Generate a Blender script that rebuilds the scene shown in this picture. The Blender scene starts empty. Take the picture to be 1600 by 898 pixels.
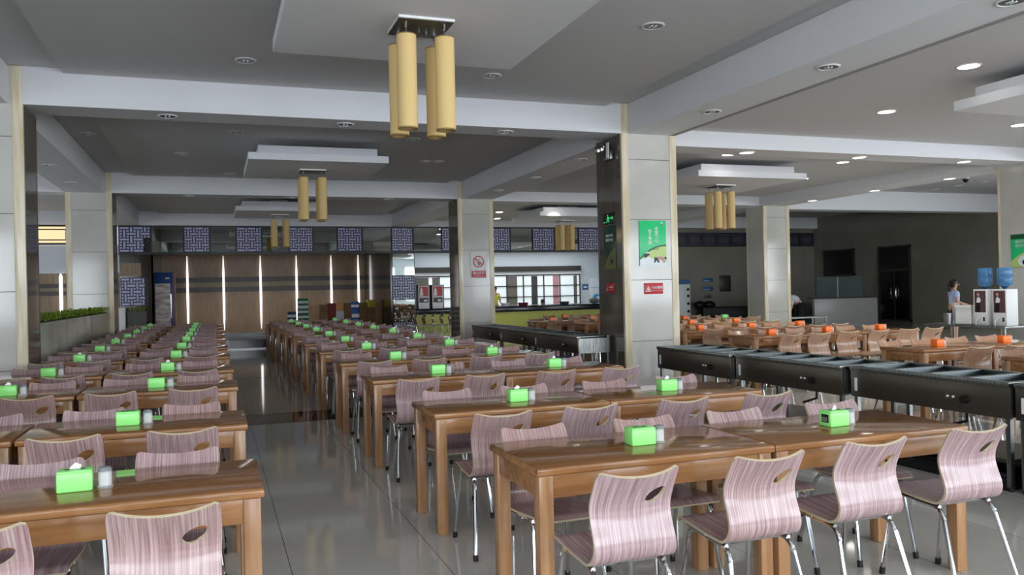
import bpy, bmesh, math, random
from mathutils import Vector, Matrix, noise as mnoise
random.seed(7)
PI = math.pi
SC = bpy.context.scene
COL = SC.collection
def S2L(c):
    return tuple(((v/255)/12.92 if v/255 <= 0.04045 else ((v/255+0.055)/1.055)**2.4) for v in c)

# ---------------------------------------------------------------- camera
cam_d = bpy.data.cameras.new('camera'); cam = bpy.data.objects.new('camera', cam_d); COL.objects.link(cam)
YAW, PITCH, ROLL = 0.34614, 0.002342, -0.02206
cy, sy, cp, sp, cr, sr = math.cos(YAW), math.sin(YAW), math.cos(PITCH), math.sin(PITCH), math.cos(ROLL), math.sin(ROLL)
r_ = Vector((cy, -sy, 0)); f_ = Vector((sy*cp, cy*cp, sp)); u_ = Vector((-sy*sp, -cy*sp, cp))
ax = r_*cr + u_*sr; ay = u_*cr - r_*sr; az = -f_
cam.matrix_world = Matrix(((ax.x, ay.x, az.x, 0), (ax.y, ay.y, az.y, 0), (ax.z, ay.z, az.z, 1.5), (0, 0, 0, 1)))
cam_d.sensor_fit = 'HORIZONTAL'; cam_d.sensor_width = 36; cam_d.lens = 1286.6/1600*36
cam_d.clip_start = 0.05; cam_d.clip_end = 200
SC.camera = cam
# ---------------------------------------------------------------- world, daylight, exposure
W = bpy.data.worlds.new('world'); SC.world = W; W.use_nodes = True
W.node_tree.nodes['Background'].inputs[0].default_value = (0.75, 0.85, 1, 1)
W.node_tree.nodes['Background'].inputs[1].default_value = 0.6
SC.view_settings.view_transform = 'Standard'; SC.view_settings.look = 'None'
SC.view_settings.gamma = 1; SC.view_settings.use_curve_mapping = False
SC.view_settings.exposure = 0.0
SC.cycles.use_denoising = True
SC.cycles.max_bounces = 8; SC.cycles.diffuse_bounces = 4; SC.cycles.glossy_bounces = 4
SC.cycles.transmission_bounces = 6; SC.cycles.transparent_max_bounces = 8
SC.cycles.sample_clamp_indirect = 6
SC.cycles.caustics_reflective = False; SC.cycles.caustics_refractive = False
def area(name, loc, rot, sx, sy_, power, color):
    l = bpy.data.lights.new(name, 'AREA'); l.shape = 'RECTANGLE'; l.size = sx; l.size_y = sy_
    l.energy = power; l.color = color
    o = bpy.data.objects.new(name, l); COL.objects.link(o); o.location = loc; o.rotation_euler = rot
    return o
DAY = (0.86, 0.93, 1.0)
WIN_X = [-6.6, -3.0, 0.6, 4.2, 7.8, 11.4, 15.0, 18.6, 22.2]     # window bays in the wall behind the camera
for wx in WIN_X:
    area('daylight', (wx, -4.52, 2.1), (PI/2, 0, 0), 2.8, 2.5, 250, DAY)
for wy in (13.2, 17.2, 21.2, 25.2): area('daylight', (-8.93, wy, 2.2), (0, -PI/2, 0), 2.3, 3.0, 55, DAY)  # side windows out of view, added as fill for the deep hall
for wy in (-2.0, 2.5, 7.0, 11.5): area('daylight', (23.93, wy, 2.2), (0, PI/2, 0), 2.3, 3.0, 230, DAY)  # side windows out of view, added to brighten the right dining area
area('kitchen_light', (11, 30.6, 3.1), (0, 0, 0), 7, 1.4, 95, (0.9, 0.97, 1))
def lamp(name, loc, power, color, size=2.4, soft=.06):
    l = bpy.data.lights.new(name, 'SPOT'); l.energy = power; l.spot_size = size; l.spot_blend = .8; l.shadow_soft_size = soft; l.color = color
    o = bpy.data.objects.new(name, l); COL.objects.link(o); o.location = loc
for lx in (-.6, 1.2, 3.0, 4.8): lamp('lobby_fill', (lx, 32.0, 3.17), 62, (1, 0.93, 0.82))  # unseen fill spots added to brighten the lobby

# ---------------------------------------------------------------- materials
MATS = {}
def mat(name, rgb, rough=0.5, metal=0.0, spec=0.5, emit=None, estr=0, alpha=1, trans=0, coat=0, ior=1.45):
    m = bpy.data.materials.new(name); m.use_nodes = True
    b = m.node_tree.nodes['Principled BSDF']
    b.inputs['Base Color'].default_value = (*S2L(rgb), 1)
    b.inputs['Roughness'].default_value = rough; b.inputs['Metallic'].default_value = metal
    b.inputs['Specular IOR Level'].default_value = spec; b.inputs['IOR'].default_value = ior
    b.inputs['Alpha'].default_value = alpha; b.inputs['Transmission Weight'].default_value = trans
    b.inputs['Coat Weight'].default_value = coat
    if emit: b.inputs['Emission Color'].default_value = (*S2L(emit), 1); b.inputs['Emission Strength'].default_value = estr
    MATS[name] = m; return m
def nodes(m): return m.node_tree.nodes, m.node_tree.links, m.node_tree.nodes['Principled BSDF']
def add_variation(m, rgb_a, rgb_b, scale=(3, 3, 3), detail=4, lo=0.35, hi=0.65, bump=0, random_obj=0):
    n, l, b = nodes(m)
    tc = n.new('ShaderNodeTexCoord'); mp = n.new('ShaderNodeMapping'); mp.inputs['Scale'].default_value = scale
    nz = n.new('ShaderNodeTexNoise'); nz.inputs['Scale'].default_value = 1; nz.inputs['Detail'].default_value = detail
    rp = n.new('ShaderNodeValToRGB'); rp.color_ramp.elements[0].position = lo; rp.color_ramp.elements[1].position = hi
    rp.color_ramp.elements[0].color = (*S2L(rgb_a), 1); rp.color_ramp.elements[1].color = (*S2L(rgb_b), 1)
    l.new(tc.outputs['Object'], mp.inputs[0])
    src = mp.outputs[0]
    if random_obj:
        oi = n.new('ShaderNodeObjectInfo'); vm = n.new('ShaderNodeVectorMath'); vm.operation = 'ADD'
        ml = n.new('ShaderNodeMath'); ml.operation = 'MULTIPLY'; ml.inputs[1].default_value = 40
        l.new(oi.outputs['Random'], ml.inputs[0]); l.new(mp.outputs[0], vm.inputs[0]); l.new(ml.outputs[0], vm.inputs[1]); src = vm.outputs[0]
    l.new(src, nz.inputs['Vector']); l.new(nz.outputs['Fac'], rp.inputs['Fac']); l.new(rp.outputs['Color'], b.inputs['Base Color'])
    if bump:
        bp = n.new('ShaderNodeBump'); bp.inputs['Strength'].default_value = bump; bp.inputs['Distance'].default_value = 0.002
        l.new(nz.outputs['Fac'], bp.inputs['Height']); l.new(bp.outputs[0], b.inputs['Normal'])
    return m, rp, nz
# floor: polished porcelain tiles 0.8 m with hairline joints and dark stone bands
mf = mat('floor_tile', (180, 176, 168), 0.06, 0, 0.5)
n, l, b = nodes(mf)
tc = n.new('ShaderNodeTexCoord'); mp = n.new('ShaderNodeMapping'); mp.inputs['Location'].default_value = (0.44, 20, 0)
bk = n.new('ShaderNodeTexBrick'); bk.offset = 0; bk.inputs['Scale'].default_value = 1; bk.inputs['Brick Width'].default_value = 0.8
bk.inputs['Row Height'].default_value = 60; bk.inputs['Mortar Size'].default_value = 0.0028; bk.inputs['Mortar Smooth'].default_value = 0.2
bk.inputs['Color1'].default_value = (*S2L((188, 184, 175)), 1); bk.inputs['Color2'].default_value = (*S2L((184, 180, 171)), 1)
bk.inputs['Mortar'].default_value = (*S2L((92, 90, 84)), 1)
l.new(tc.outputs['Object'], mp.inputs[0]); l.new(mp.outputs[0], bk.inputs['Vector'])
sx_ = n.new('ShaderNodeSeparateXYZ'); l.new(tc.outputs['Object'], sx_.inputs[0])
prev = bk.outputs['Color']
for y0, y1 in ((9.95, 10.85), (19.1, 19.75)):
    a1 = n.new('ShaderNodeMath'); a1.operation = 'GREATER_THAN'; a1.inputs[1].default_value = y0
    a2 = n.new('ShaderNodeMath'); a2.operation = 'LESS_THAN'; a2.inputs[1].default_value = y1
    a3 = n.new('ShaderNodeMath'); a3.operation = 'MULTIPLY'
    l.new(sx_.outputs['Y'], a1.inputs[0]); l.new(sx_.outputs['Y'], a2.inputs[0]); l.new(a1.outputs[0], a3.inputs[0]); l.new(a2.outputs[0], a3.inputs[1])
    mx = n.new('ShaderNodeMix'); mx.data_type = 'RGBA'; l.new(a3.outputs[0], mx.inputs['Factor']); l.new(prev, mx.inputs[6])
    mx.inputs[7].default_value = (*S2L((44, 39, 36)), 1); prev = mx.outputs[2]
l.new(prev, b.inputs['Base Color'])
mat('ceiling_paint', (205, 205, 206), 0.9)
mat('beam_paint', (222, 223, 226), 0.85)
add_variation(mat('pale_tile', (196, 194, 186), 0.10), (190, 188, 180), (204, 202, 195), (1.2, 1.2, 1.2))
add_variation(mat('beige_marble', (226, 214, 186), 0.16), (214, 198, 162), (238, 228, 206), (14, 14, 1.2), 5)
add_variation(mat('dark_stone', (100, 92, 80), 0.06, 0, 0.9), (92, 84, 74), (108, 100, 88), (5, 5, 2))
mat('bench_grey', (214, 218, 222), 0.3)
mat('shadow_gap', (150, 148, 144), 0.9)
mat('joint', (96, 92, 84), 0.7)
mat('mirror', (205, 215, 212), 0.015, 1)
mat('navy', (22, 22, 44), 0.35)
mat('fret_back', (186, 186, 226), 0.25)
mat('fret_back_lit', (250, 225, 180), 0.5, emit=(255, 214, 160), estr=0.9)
mat('fret_back_grey', (70, 72, 84), 0.25)
mat('steel', (150, 152, 152), 0.30, 1)
mat('well_steel', (66, 72, 73), 0.30, 1)
add_variation(mat('brushed_steel', (124, 128, 126), 0.34, 1), (104, 107, 105), (146, 150, 148), (60, 60, 4))
mat('steel_front', (90, 83, 74), 0.32, 0.8)
mat('chrome', (205, 208, 210), 0.10, 1)
mat('rubber', (18, 18, 18), 0.6)
mat('black', (14, 14, 15), 0.35)
mat('black_gloss', (10, 11, 14), 0.08)
mat('white', (232, 233, 232), 0.4)
mat('white_wall', (214, 220, 226), 0.75)
mat('lamp_cloth', (218, 188, 128), 0.75, emit=(236, 196, 110), estr=0.0)
mat('brass_rim', (140, 112, 60), 0.4)
mat('fixture_plate', (96, 92, 78), 0.5, 0.6)
mat('lit', (255, 255, 255), 0.5, emit=(255, 250, 240), estr=14)
mat('lit_round', (255, 255, 255), 0.5, emit=(255, 246, 232), estr=3.2)
mat('reflector', (74, 76, 78), 0.25, 0.9)
mat('bulb', (225, 228, 225), 0.2)
mat('strip_glow', (255, 255, 255), 0.4, emit=(250, 248, 255), estr=1.5)
add_variation(mat('brown_panel', (138, 116, 90), 0.35), (130, 108, 82), (152, 130, 104), (26, 26, 1.5), 5)
mat('panel_dark', (66, 58, 58), 0.35)
mat('panel_olive', (126, 112, 84), 0.35)
add_variation(mat('dark_panel', (44, 34, 27), 0.10), (38, 29, 23), (54, 42, 33), (20, 20, 1.5), 4)
add_variation(mat('dark_wall_tile', (146, 143, 128), 0.14), (126, 123, 110), (136, 133, 119), (1, 1, 1))
mat('olive_front', (182, 186, 84), 0.4)
mat('counter_black', (22, 24, 34), 0.15)
mat('window_pane', (215, 225, 228), 0.2, emit=(225, 235, 240), estr=0.5)
mat('grid_brown', (52, 46, 40), 0.4)
mat('glass', (70, 96, 94), 0.03, 0, 0.5, alpha=0.35)
mat('clear_plastic', (235, 238, 240), 0.06, alpha=0.35)
mat('green_plastic', (150, 242, 132), 0.28)
mat('green_dark', (70, 160, 60), 0.35)
mat('orange_plastic', (250, 118, 30), 0.3)
mat('tissue', (245, 246, 246), 0.9)
mat('toothpick', (240, 232, 214), 0.7)
mat('ply_edge', (188, 174, 144), 0.55)
mat('grey_lid', (130, 134, 136), 0.2, alpha=0.8)
mat('slot', (30, 60, 26), 0.6)
mat('sign_red', (198, 34, 44), 0.35)
mat('sign_green', (40, 210, 128), 0.3)
mat('sign_dark_green', (8, 92, 50), 0.3)
mat('poster_green', (14, 70, 48), 0.3)
mat('poster_lime', (112, 124, 50), 0.3)
mat('sign_lime', (186, 212, 120), 0.3)
mat('sign_pale', (226, 234, 238), 0.3)
mat('sign_blue', (40, 100, 150), 0.35)
mat('cyan', (30, 160, 220), 0.35)
mat('pink_shirt', (206, 150, 156), 0.6)
mat('exit_glow', (30, 220, 120), 0.4, emit=(40, 230, 130), estr=0.7)
mat('water_blue', (84, 142, 196), 0.05, alpha=0.72)
mat('water_dark', (40, 92, 128), 0.05, alpha=0.85)
mat('poster_plum', (92, 62, 66), 0.4)
mat('skin', (196, 150, 124), 0.55)
mat('hair', (20, 17, 17), 0.45)
mat('shirt_blue', (170, 184, 220), 0.8)
mat('shirt_white', (214, 216, 220), 0.8)
mat('vest_yellow', (206, 210, 84), 0.8)
mat('trousers', (26, 27, 32), 0.85)
add_variation(mat('leaf', (90, 140, 30), 0.5), (40, 90, 16), (170, 196, 50), (30, 30, 30), 2)
mat('soil_green', (24, 44, 16), 0.8)
mat('stem', (60, 80, 30), 0.6)
add_variation(mat('planter_tile', (170, 166, 152), 0.14), (164, 160, 146), (178, 174, 160), (2, 2, 2))
add_variation(mat('carton', (118, 92, 62), 0.85), (110, 84, 56), (128, 102, 72), (4, 4, 4))
mat('carton_red', (110, 26, 28), 0.6); mat('carton_blue', (46, 96, 168), 0.6); mat('carton_yellow', (178, 164, 40), 0.6)
mat('carton_white', (190, 194, 200), 0.6); mat('carton_green', (26, 96, 62), 0.6); mat('carton_navy', (30, 46, 80), 0.6)
mat('carton_orange', (196, 140, 84), 0.6)
mat('bin_blue', (22, 34, 110), 0.5)
mat('bag_black', (20, 16, 18), 0.4)
mat('fridge_blue', (34, 74, 136), 0.3); mat('fridge_red', (110, 24, 30), 0.3)
add_variation(mat('fridge_stock', (180, 150, 130), 0.25), (160, 130, 124), (214, 208, 200), (3, 3, 9), 1)
mat('booth_panel', (146, 144, 142), 0.3)
mat('tinted', (16, 17, 18), 0.1)
mat('frame_dark', (52, 48, 42), 0.35)
mat('grey_cloth', (118, 112, 104), 0.8)
# lacquered pine
def wood(name, a, b_, rough, scale, knots=True, lo=.3, hi=.7):
    m, rp, nz = add_variation(mat(name, a, rough, 0, 0.4), a, b_, scale, 5, lo, hi, 0, 1)
    n, l, bs = nodes(m)
    if knots:
        vo = n.new('ShaderNodeTexVoronoi'); vo.inputs['Scale'].default_value = 5.5; vo.inputs['Randomness'].default_value = 1
        mpv = n.new('ShaderNodeMapping'); mpv.inputs['Scale'].default_value = tuple(0.55+s*0.008 for s in scale)
        tcn = [x for x in n if x.type == 'TEX_COORD'][0]
        oi = [x for x in n if x.type == 'OBJECT_INFO'][0]
        vm = n.new('ShaderNodeVectorMath'); vm.operation = 'ADD'
        ml = n.new('ShaderNodeMath'); ml.operation = 'MULTIPLY'; ml.inputs[1].default_value = 31
        l.new(oi.outputs['Random'], ml.inputs[0])
        l.new(tcn.outputs['Object'], vm.inputs[0]); l.new(ml.outputs[0], vm.inputs[1]); l.new(vm.outputs[0], mpv.inputs[0]); l.new(mpv.outputs[0], vo.inputs['Vector'])
        kr = n.new('ShaderNodeValToRGB'); kr.color_ramp.elements[0].position = 0.045; kr.color_ramp.elements[1].position = 0.13
        kr.color_ramp.elements[0].color = (0.22, 0.14, 0.09, 1); kr.color_ramp.elements[1].color = (1, 1, 1, 1)
        mx = n.new('ShaderNodeMix'); mx.data_type = 'RGBA'; mx.blend_type = 'MULTIPLY'; mx.inputs['Factor'].default_value = 0.8
        l.new(vo.outputs['Distance'], kr.inputs['Fac']); l.new(rp.outputs['Color'], mx.inputs[6]); l.new(kr.outputs['Color'], mx.inputs[7]); l.new(mx.outputs[2], bs.inputs['Base Color'])
    return m
wood('pine_top', (122, 80, 44), (146, 100, 58), 0.09, (2.2, 34, 34), False)
wood('pine_leg', (148, 106, 70), (180, 138, 100), 0.22, (26, 26, 2.0))
wood('pine_apron', (136, 92, 56), (172, 124, 80), 0.2, (2.0, 26, 26))
# zebra laminate of the chair shells: stripes run along the seat and up the back
ml_ = mat('zebra_laminate', (170, 130, 125), 0.26, 0, 0.75)
n, l, b = nodes(ml_)
at_ = n.new('ShaderNodeAttribute'); at_.attribute_name = 'flat'
mp = n.new('ShaderNodeMapping'); mp.inputs['Scale'].default_value = (185, 3.0, 1)
oi = n.new('ShaderNodeObjectInfo'); mo = n.new('ShaderNodeMath'); mo.operation = 'MULTIPLY'; mo.inputs[1].default_value = 57
va = n.new('ShaderNodeVectorMath'); va.operation = 'ADD'
l.new(at_.outputs['Vector'], mp.inputs[0]); l.new(oi.outputs['Random'], mo.inputs[0]); l.new(mp.outputs[0], va.inputs[0]); l.new(mo.outputs[0], va.inputs[1])
nz = n.new('ShaderNodeTexNoise'); nz.inputs['Scale'].default_value = 1; nz.inputs['Detail'].default_value = 3; nz.inputs['Roughness'].default_value = 0.6
l.new(va.outputs[0], nz.inputs['Vector'])
rp = n.new('ShaderNodeValToRGB')
rp.color_ramp.elements[0].position = 0.30; rp.color_ramp.elements[0].color = (*S2L((133, 106, 109)), 1)
rp.color_ramp.elements[1].position = 0.68; rp.color_ramp.elements[1].color = (*S2L((191, 172, 174)), 1)
e_ = rp.color_ramp.elements.new(0.5); e_.color = (*S2L((164, 138, 141)), 1)
l.new(nz.outputs['Fac'], rp.inputs['Fac'])
mx = n.new('ShaderNodeMix'); mx.data_type = 'RGBA'; mx.blend_type = 'MULTIPLY'
m2 = n.new('ShaderNodeMath'); m2.operation = 'MULTIPLY'; m2.inputs[1].default_value = 0.85
l.new(oi.outputs['Random'], m2.inputs[0]); l.new(m2.outputs[0], mx.inputs['Factor'])
l.new(rp.outputs['Color'], mx.inputs[6]); mx.inputs[7].default_value = (0.99, 0.89, 0.76, 1); l.new(mx.outputs[2], b.inputs['Base Color'])
mt = ml_.copy(); mt.name = 'tan_laminate'; MATS['tan_laminate'] = mt
for nd in mt.node_tree.nodes:
    if nd.type == 'VALTORGB':
        for e2, c2 in zip(nd.color_ramp.elements, ((128, 98, 80), (164, 128, 106), (194, 162, 138))): e2.color = (*S2L(c2), 1)
M = MATS

# ---------------------------------------------------------------- mesh helpers
class MB:
    def __init__(s): s.v = []; s.f = []; s.m = []; s.cur = 0
    def mi(s, i): s.cur = i; return s
    def add(s, vs, fs):
        o = len(s.v); s.v += [tuple(v) for v in vs]
        for f in fs: s.f.append(tuple(i+o for i in f)); s.m.append(s.cur)
        return s
    def box(s, x0, x1, y0, y1, z0, z1):
        if x0 > x1: x0, x1 = x1, x0
        if y0 > y1: y0, y1 = y1, y0
        if z0 > z1: z0, z1 = z1, z0
        return s.add([(x0, y0, z0), (x1, y0, z0), (x1, y1, z0), (x0, y1, z0), (x0, y0, z1), (x1, y0, z1), (x1, y1, z1), (x0, y1, z1)],
                     [(3, 2, 1, 0), (4, 5, 6, 7), (0, 1, 5, 4), (1, 2, 6, 5), (2, 3, 7, 6), (3, 0, 4, 7)])
    def lathe(s, prof, n=20, cx=0, cy_=0):            # prof: list of (r, z); closed by caps where r > 0 at the ends
        vs = []
        for r, z in prof:
            for k in range(n):
                a = 2*PI*k/n; vs.append((cx+r*math.cos(a), cy_+r*math.sin(a), z))
        fs = []
        for i in range(len(prof)-1):
            for k in range(n):
                k2 = (k+1) % n; fs.append((i*n+k, i*n+k2, (i+1)*n+k2, (i+1)*n+k))
        ring = prof[0] == prof[-1]
        if prof[0][0] > 1e-6 and not ring: fs.append(tuple(reversed(range(n))))
        if prof[-1][0] > 1e-6 and not ring: fs.append(tuple((len(prof)-1)*n+k for k in range(n)))
        return s.add(vs, fs)
    def tube(s, pts, r, n=8, radii=None):
        pts = [Vector(p) for p in pts]; vs = []; fs = []
        t0 = (pts[1]-pts[0]).normalized()
        up = Vector((0, 0, 1)) if abs(t0.z) < .9 else Vector((1, 0, 0))
        nn = t0.cross(up).normalized()
        for i, p in enumerate(pts):
            if i == 0: t = t0
            elif i == len(pts)-1: t = (pts[i]-pts[i-1]).normalized()
            else: t = ((pts[i]-pts[i-1]).normalized()+(pts[i+1]-pts[i]).normalized()).normalized()
            nn = (nn-t*nn.dot(t)).normalized(); bb = t.cross(nn)
            rr = radii[i] if radii else r
            for k in range(n):
                a = 2*PI*k/n; vs.append(p+(nn*math.cos(a)+bb*math.sin(a))*rr)
        for i in range(len(pts)-1):
            for k in range(n):
                k2 = (k+1) % n; fs.append((i*n+k, i*n+k2, (i+1)*n+k2, (i+1)*n+k))
        fs.append(tuple(reversed(range(n)))); fs.append(tuple((len(pts)-1)*n+k for k in range(n)))
        return s.add(vs, fs)
    def prism(s, poly, y0, y1):                       # polygon in XZ, extruded along Y
        k = len(poly)
        vs = [(x, y0, z) for x, z in poly]+[(x, y1, z) for x, z in poly]
        fs = [tuple(range(k)), tuple(reversed(range(k, 2*k)))]+[(i+k, (i+1) % k+k, (i+1) % k, i) for i in range(k)]
        return s.add(vs, fs)
    def ball(s, c, rx, ry, rz, n=12, m=8):
        vs = [(c[0], c[1], c[2]-rz)]
        for i in range(1, m):
            t = -PI/2+PI*i/m
            for k in range(n):
                a = 2*PI*k/n; vs.append((c[0]+rx*math.cos(t)*math.cos(a), c[1]+ry*math.cos(t)*math.sin(a), c[2]+rz*math.sin(t)))
        vs.append((c[0], c[1], c[2]+rz)); fs = []
        for k in range(n): fs.append((0, 1+(k+1) % n, 1+k))
        for i in range(m-2):
            for k in range(n): fs.append((1+i*n+k, 1+i*n+(k+1) % n, 1+(i+1)*n+(k+1) % n, 1+(i+1)*n+k))
        L = len(vs)-1
        for k in range(n): fs.append((L, 1+(m-2)*n+k, 1+(m-2)*n+(k+1) % n))
        return s.add(vs, fs)
    def build(s, name, m, parent=None, smooth=False, bevel=0, seg=2, angle=40):
        me = bpy.data.meshes.new(name); me.from_pydata(s.v, [], s.f)
        for x in (m if isinstance(m, (list, tuple)) else [m]): me.materials.append(M[x])
        for p, i in zip(me.polygons, s.m): p.material_index = i
        bm = bmesh.new(); bm.from_mesh(me)
        bmesh.ops.recalc_face_normals(bm, faces=bm.faces)
        if bevel:
            ed = [e for e in bm.edges if len(e.link_faces) == 2 and e.calc_face_angle() > 0.6]
            bmesh.ops.bevel(bm, geom=ed, offset=bevel, segments=seg, affect='EDGES', profile=0.5)
        bm.to_mesh(me); bm.free()
        if smooth or bevel:
            for p in me.polygons: p.use_smooth = True
            try: me.set_sharp_from_angle(angle=math.radians(angle))
            except Exception: pass
        o = bpy.data.objects.new(name, me); COL.objects.link(o)
        if parent: o.parent = parent
        return o
def thing(name, label, cat, loc=(0, 0, 0), rotz=0, group=None):
    o = bpy.data.objects.new(name, None); COL.objects.link(o); o.empty_display_size = 0.1
    o.location = loc; o.rotation_euler = (0, 0, rotz); o['label'] = label; o['category'] = cat
    if group: o['group'] = group
    return o
def tag(o, label, cat, group=None, kind=None):
    o['label'] = label; o['category'] = cat
    if group: o['group'] = group
    if kind: o['kind'] = kind
    return o
def struct(name, mb, m, parent=None, **k):
    o = mb.build(name, m, parent, **k)
    if not parent: o['kind'] = 'structure'
    return o
def dup(root, loc, rotz=0, label=None, group=None):
    r = root.copy(); COL.objects.link(r); r.location = loc; r.rotation_euler = (0, 0, rotz)
    if label: r['label'] = label
    if group: r['group'] = group
    for ch in list(root.children):
        c = ch.copy(); COL.objects.link(c); c.parent = r
        for g in list(ch.children):
            d = g.copy(); COL.objects.link(d); d.parent = c
    return r
def text(body, size, m, parent, loc, rot, name='lettering', vertical=False, extrude=0.0008, align='CENTER', bold=0):
    cu = bpy.data.curves.new(name, 'FONT'); cu.body = '\n'.join(body) if vertical else body
    cu.size = size; cu.align_x = align; cu.align_y = 'CENTER'; cu.extrude = extrude; cu.offset = bold
    if vertical: cu.space_line = 0.95
    to = bpy.data.objects.new(name, cu); COL.objects.link(to)
    dg = bpy.context.evaluated_depsgraph_get()
    me = bpy.data.meshes.new_from_object(to.evaluated_get(dg)); bpy.data.objects.remove(to); bpy.data.curves.remove(cu)
    me.materials.clear(); me.materials.append(M[m])
    o = bpy.data.objects.new(name, me); COL.objects.link(o); o.location = loc; o.rotation_euler = rot
    if parent: o.parent = parent
    return o
ORD = ['first', 'second', 'third', 'fourth', 'fifth', 'sixth', 'seventh', 'eighth', 'ninth', 'tenth', 'eleventh', 'twelfth']

# ================================================================ SETTING
Y1, Y2, Y3 = 10.97, 19.78, 28.59
ZB, ZC = 3.79, 4.24
XL0, XL1 = -2.98, -2.07      # left columns
XC0, XC1 = 5.74, 6.67        # centre columns
struct('floor', MB().box(-9.2, 24.6, -4.8, 34.4, -0.1, 0), 'floor_tile')
struct('ceiling', MB().box(-9.2, 24.6, -4.8, 28.7, ZC, ZC+0.15), 'ceiling_paint')
for i, (ya, yb) in enumerate(((-4.6, Y1), (Y1+0.6, Y2), (Y2+0.6, Y3))):      # dropped field of each coffer
    struct('ceiling_field', MB().box(-1.64, 5.48, ya, yb-0.002, ZC-0.06, ZC), 'ceiling_paint')
ZR_C = 4.0                                                            # lower ceiling of the right-hand bays
for ya, yb in ((-4.6, 11.5), (12.1, Y2), (Y2+0.58, Y3-0.25)):
    struct('ceiling_field', MB().box(XC1, 14.72, ya, yb, ZR_C, ZC-0.001), 'ceiling_paint')
struct('trim_shadow_gap', MB().box(6.57, 6.65, -4.6, Y1, ZB-0.003, ZB+0.001), 'shadow_gap')
# beams across and along
for y in (Y1, Y2, Y3):
    struct('ceiling_beam', MB().box(XL1, XC0 if y < Y3 else 5.869, y, y+0.58, ZB, ZC-0.002), 'beam_paint')
    struct('ceiling_beam', MB().box(-9, XL0 if y < Y3 else XL1, y, y+0.58, ZB, ZC-0.002), 'beam_paint')
struct('ceiling_beam', MB().box(XC1, 14.8, 11.5, 12.1, 3.74, ZC-0.002), 'beam_paint')
struct('ceiling_beam', MB().box(15.7, 24, 11.5, 12.1, 3.74, ZC-0.002), 'beam_paint')
struct('ceiling_beam', MB().box(XC1, 14.85, Y2, Y2+0.58, 3.75, ZC-0.002), 'beam_paint')
struct('ceiling_beam', MB().box(15.76, 24, Y2, Y2+0.58, 3.66, ZC-0.002), 'beam_paint')
struct('ceiling_beam', MB().box(XC1, 24, Y3-0.25, Y3, ZB, ZC-0.002), 'beam_paint')
struct('ceiling_beam', MB().box(XL0, -2.22, -4.6, Y3, ZB+0.001, ZC-0.003), 'beam_paint')
struct('ceiling_beam', MB().box(5.87, XC1, -4.6, Y3, ZB+0.001, ZC-0.003), 'beam_paint')
struct('ceiling_beam', MB().box(14.72, 15.6, -4.6, Y3, 3.741, ZC-0.003), 'beam_paint')

def column(x0, x1, y0, y1, dark_side=None, ztop=ZC):
    c = MB(); c.box(x0+0.012, x1-0.012, y0+0.012, y1-0.012, 0, ztop-0.003)
    root = struct('column', c, 'pale_tile')
    tw = 0.115
    for xa, xb in ((x0, x0+tw), (x1-tw, x1)):
        MB().box(xa, xb, y0, y0+0.06, 0.0, ztop-0.003).build('corner_trim', 'beige_marble', root, bevel=0.006)
    for z in (0.68, 1.6, 2.51, 3.41):
        MB().box(x0+tw, x1-tw, y0+0.010, y0+0.014, z-0.004, z+0.004).build('tile_joint', 'joint', root)
    for side, xx in (('l', x0), ('r', x1)):
        m = 'dark_stone' if dark_side == side else 'pale_tile'
        s = 1 if side == 'r' else -1
        MB().box(xx-0.013*(s > 0), xx+0.013*(s < 0), y0+0.06, y1-0.06, 0.0, ZB).build('side_panel', m, root)
        MB().box(xx-0.03*(s > 0), xx+0.03*(s < 0), y1-0.06, y1, 0.0, ZB).build('corner_trim', 'beige_marble' if dark_side != side else 'brushed_steel', root)
    return root
column(XC0, XC1, Y1, Y1+0.87, 'l')
column(XC0, XC1, Y2, Y2+0.87, 'l')
column(XL0, XL1, Y1, Y1+0.76, 'r')
column(XL0, XL1, Y2, Y2+0.87, 'r')
column(14.8, 15.7, 11.35, 12.22, None, ZC)
column(14.85, 15.76, Y2, Y2+0.82)

# outer walls
wl = struct('wall_left', MB().box(-9.2, -9, -4.8, 28.8, 0, ZC), 'white_wall')
struct('wall_right', MB().box(24, 24.2, -4.8, 28.8, 0, ZC), 'dark_wall_tile')
for i, wy in enumerate((13.2, 17.2, 21.2, 25.2)):  # frames of the added left fill windows
    w = MB()
    for q in (-1.6, -.03, 1.54): w.box(-9, -8.88, wy+q, wy+q+.06, 1.0, 3.4)
    for q in (1.0, 2.6, 3.34): w.box(-9, -8.88, wy-1.6, wy+1.6, q, q+.06)
    struct('window_%d' % (11+i), w, 'white')
for i, wy in enumerate((-2.0, 2.5, 7.0, 11.5)):  # frames of the added right fill windows
    w = MB()
    for q in (-1.6, -.03, 1.54): w.box(23.88, 24, wy+q, wy+q+.06, 1.0, 3.4)
    for q in (1.0, 2.6, 3.34): w.box(23.88, 24, wy-1.6, wy+1.6, q, q+.06)
    struct('window_%d' % (15+i), w, 'white')
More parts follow.
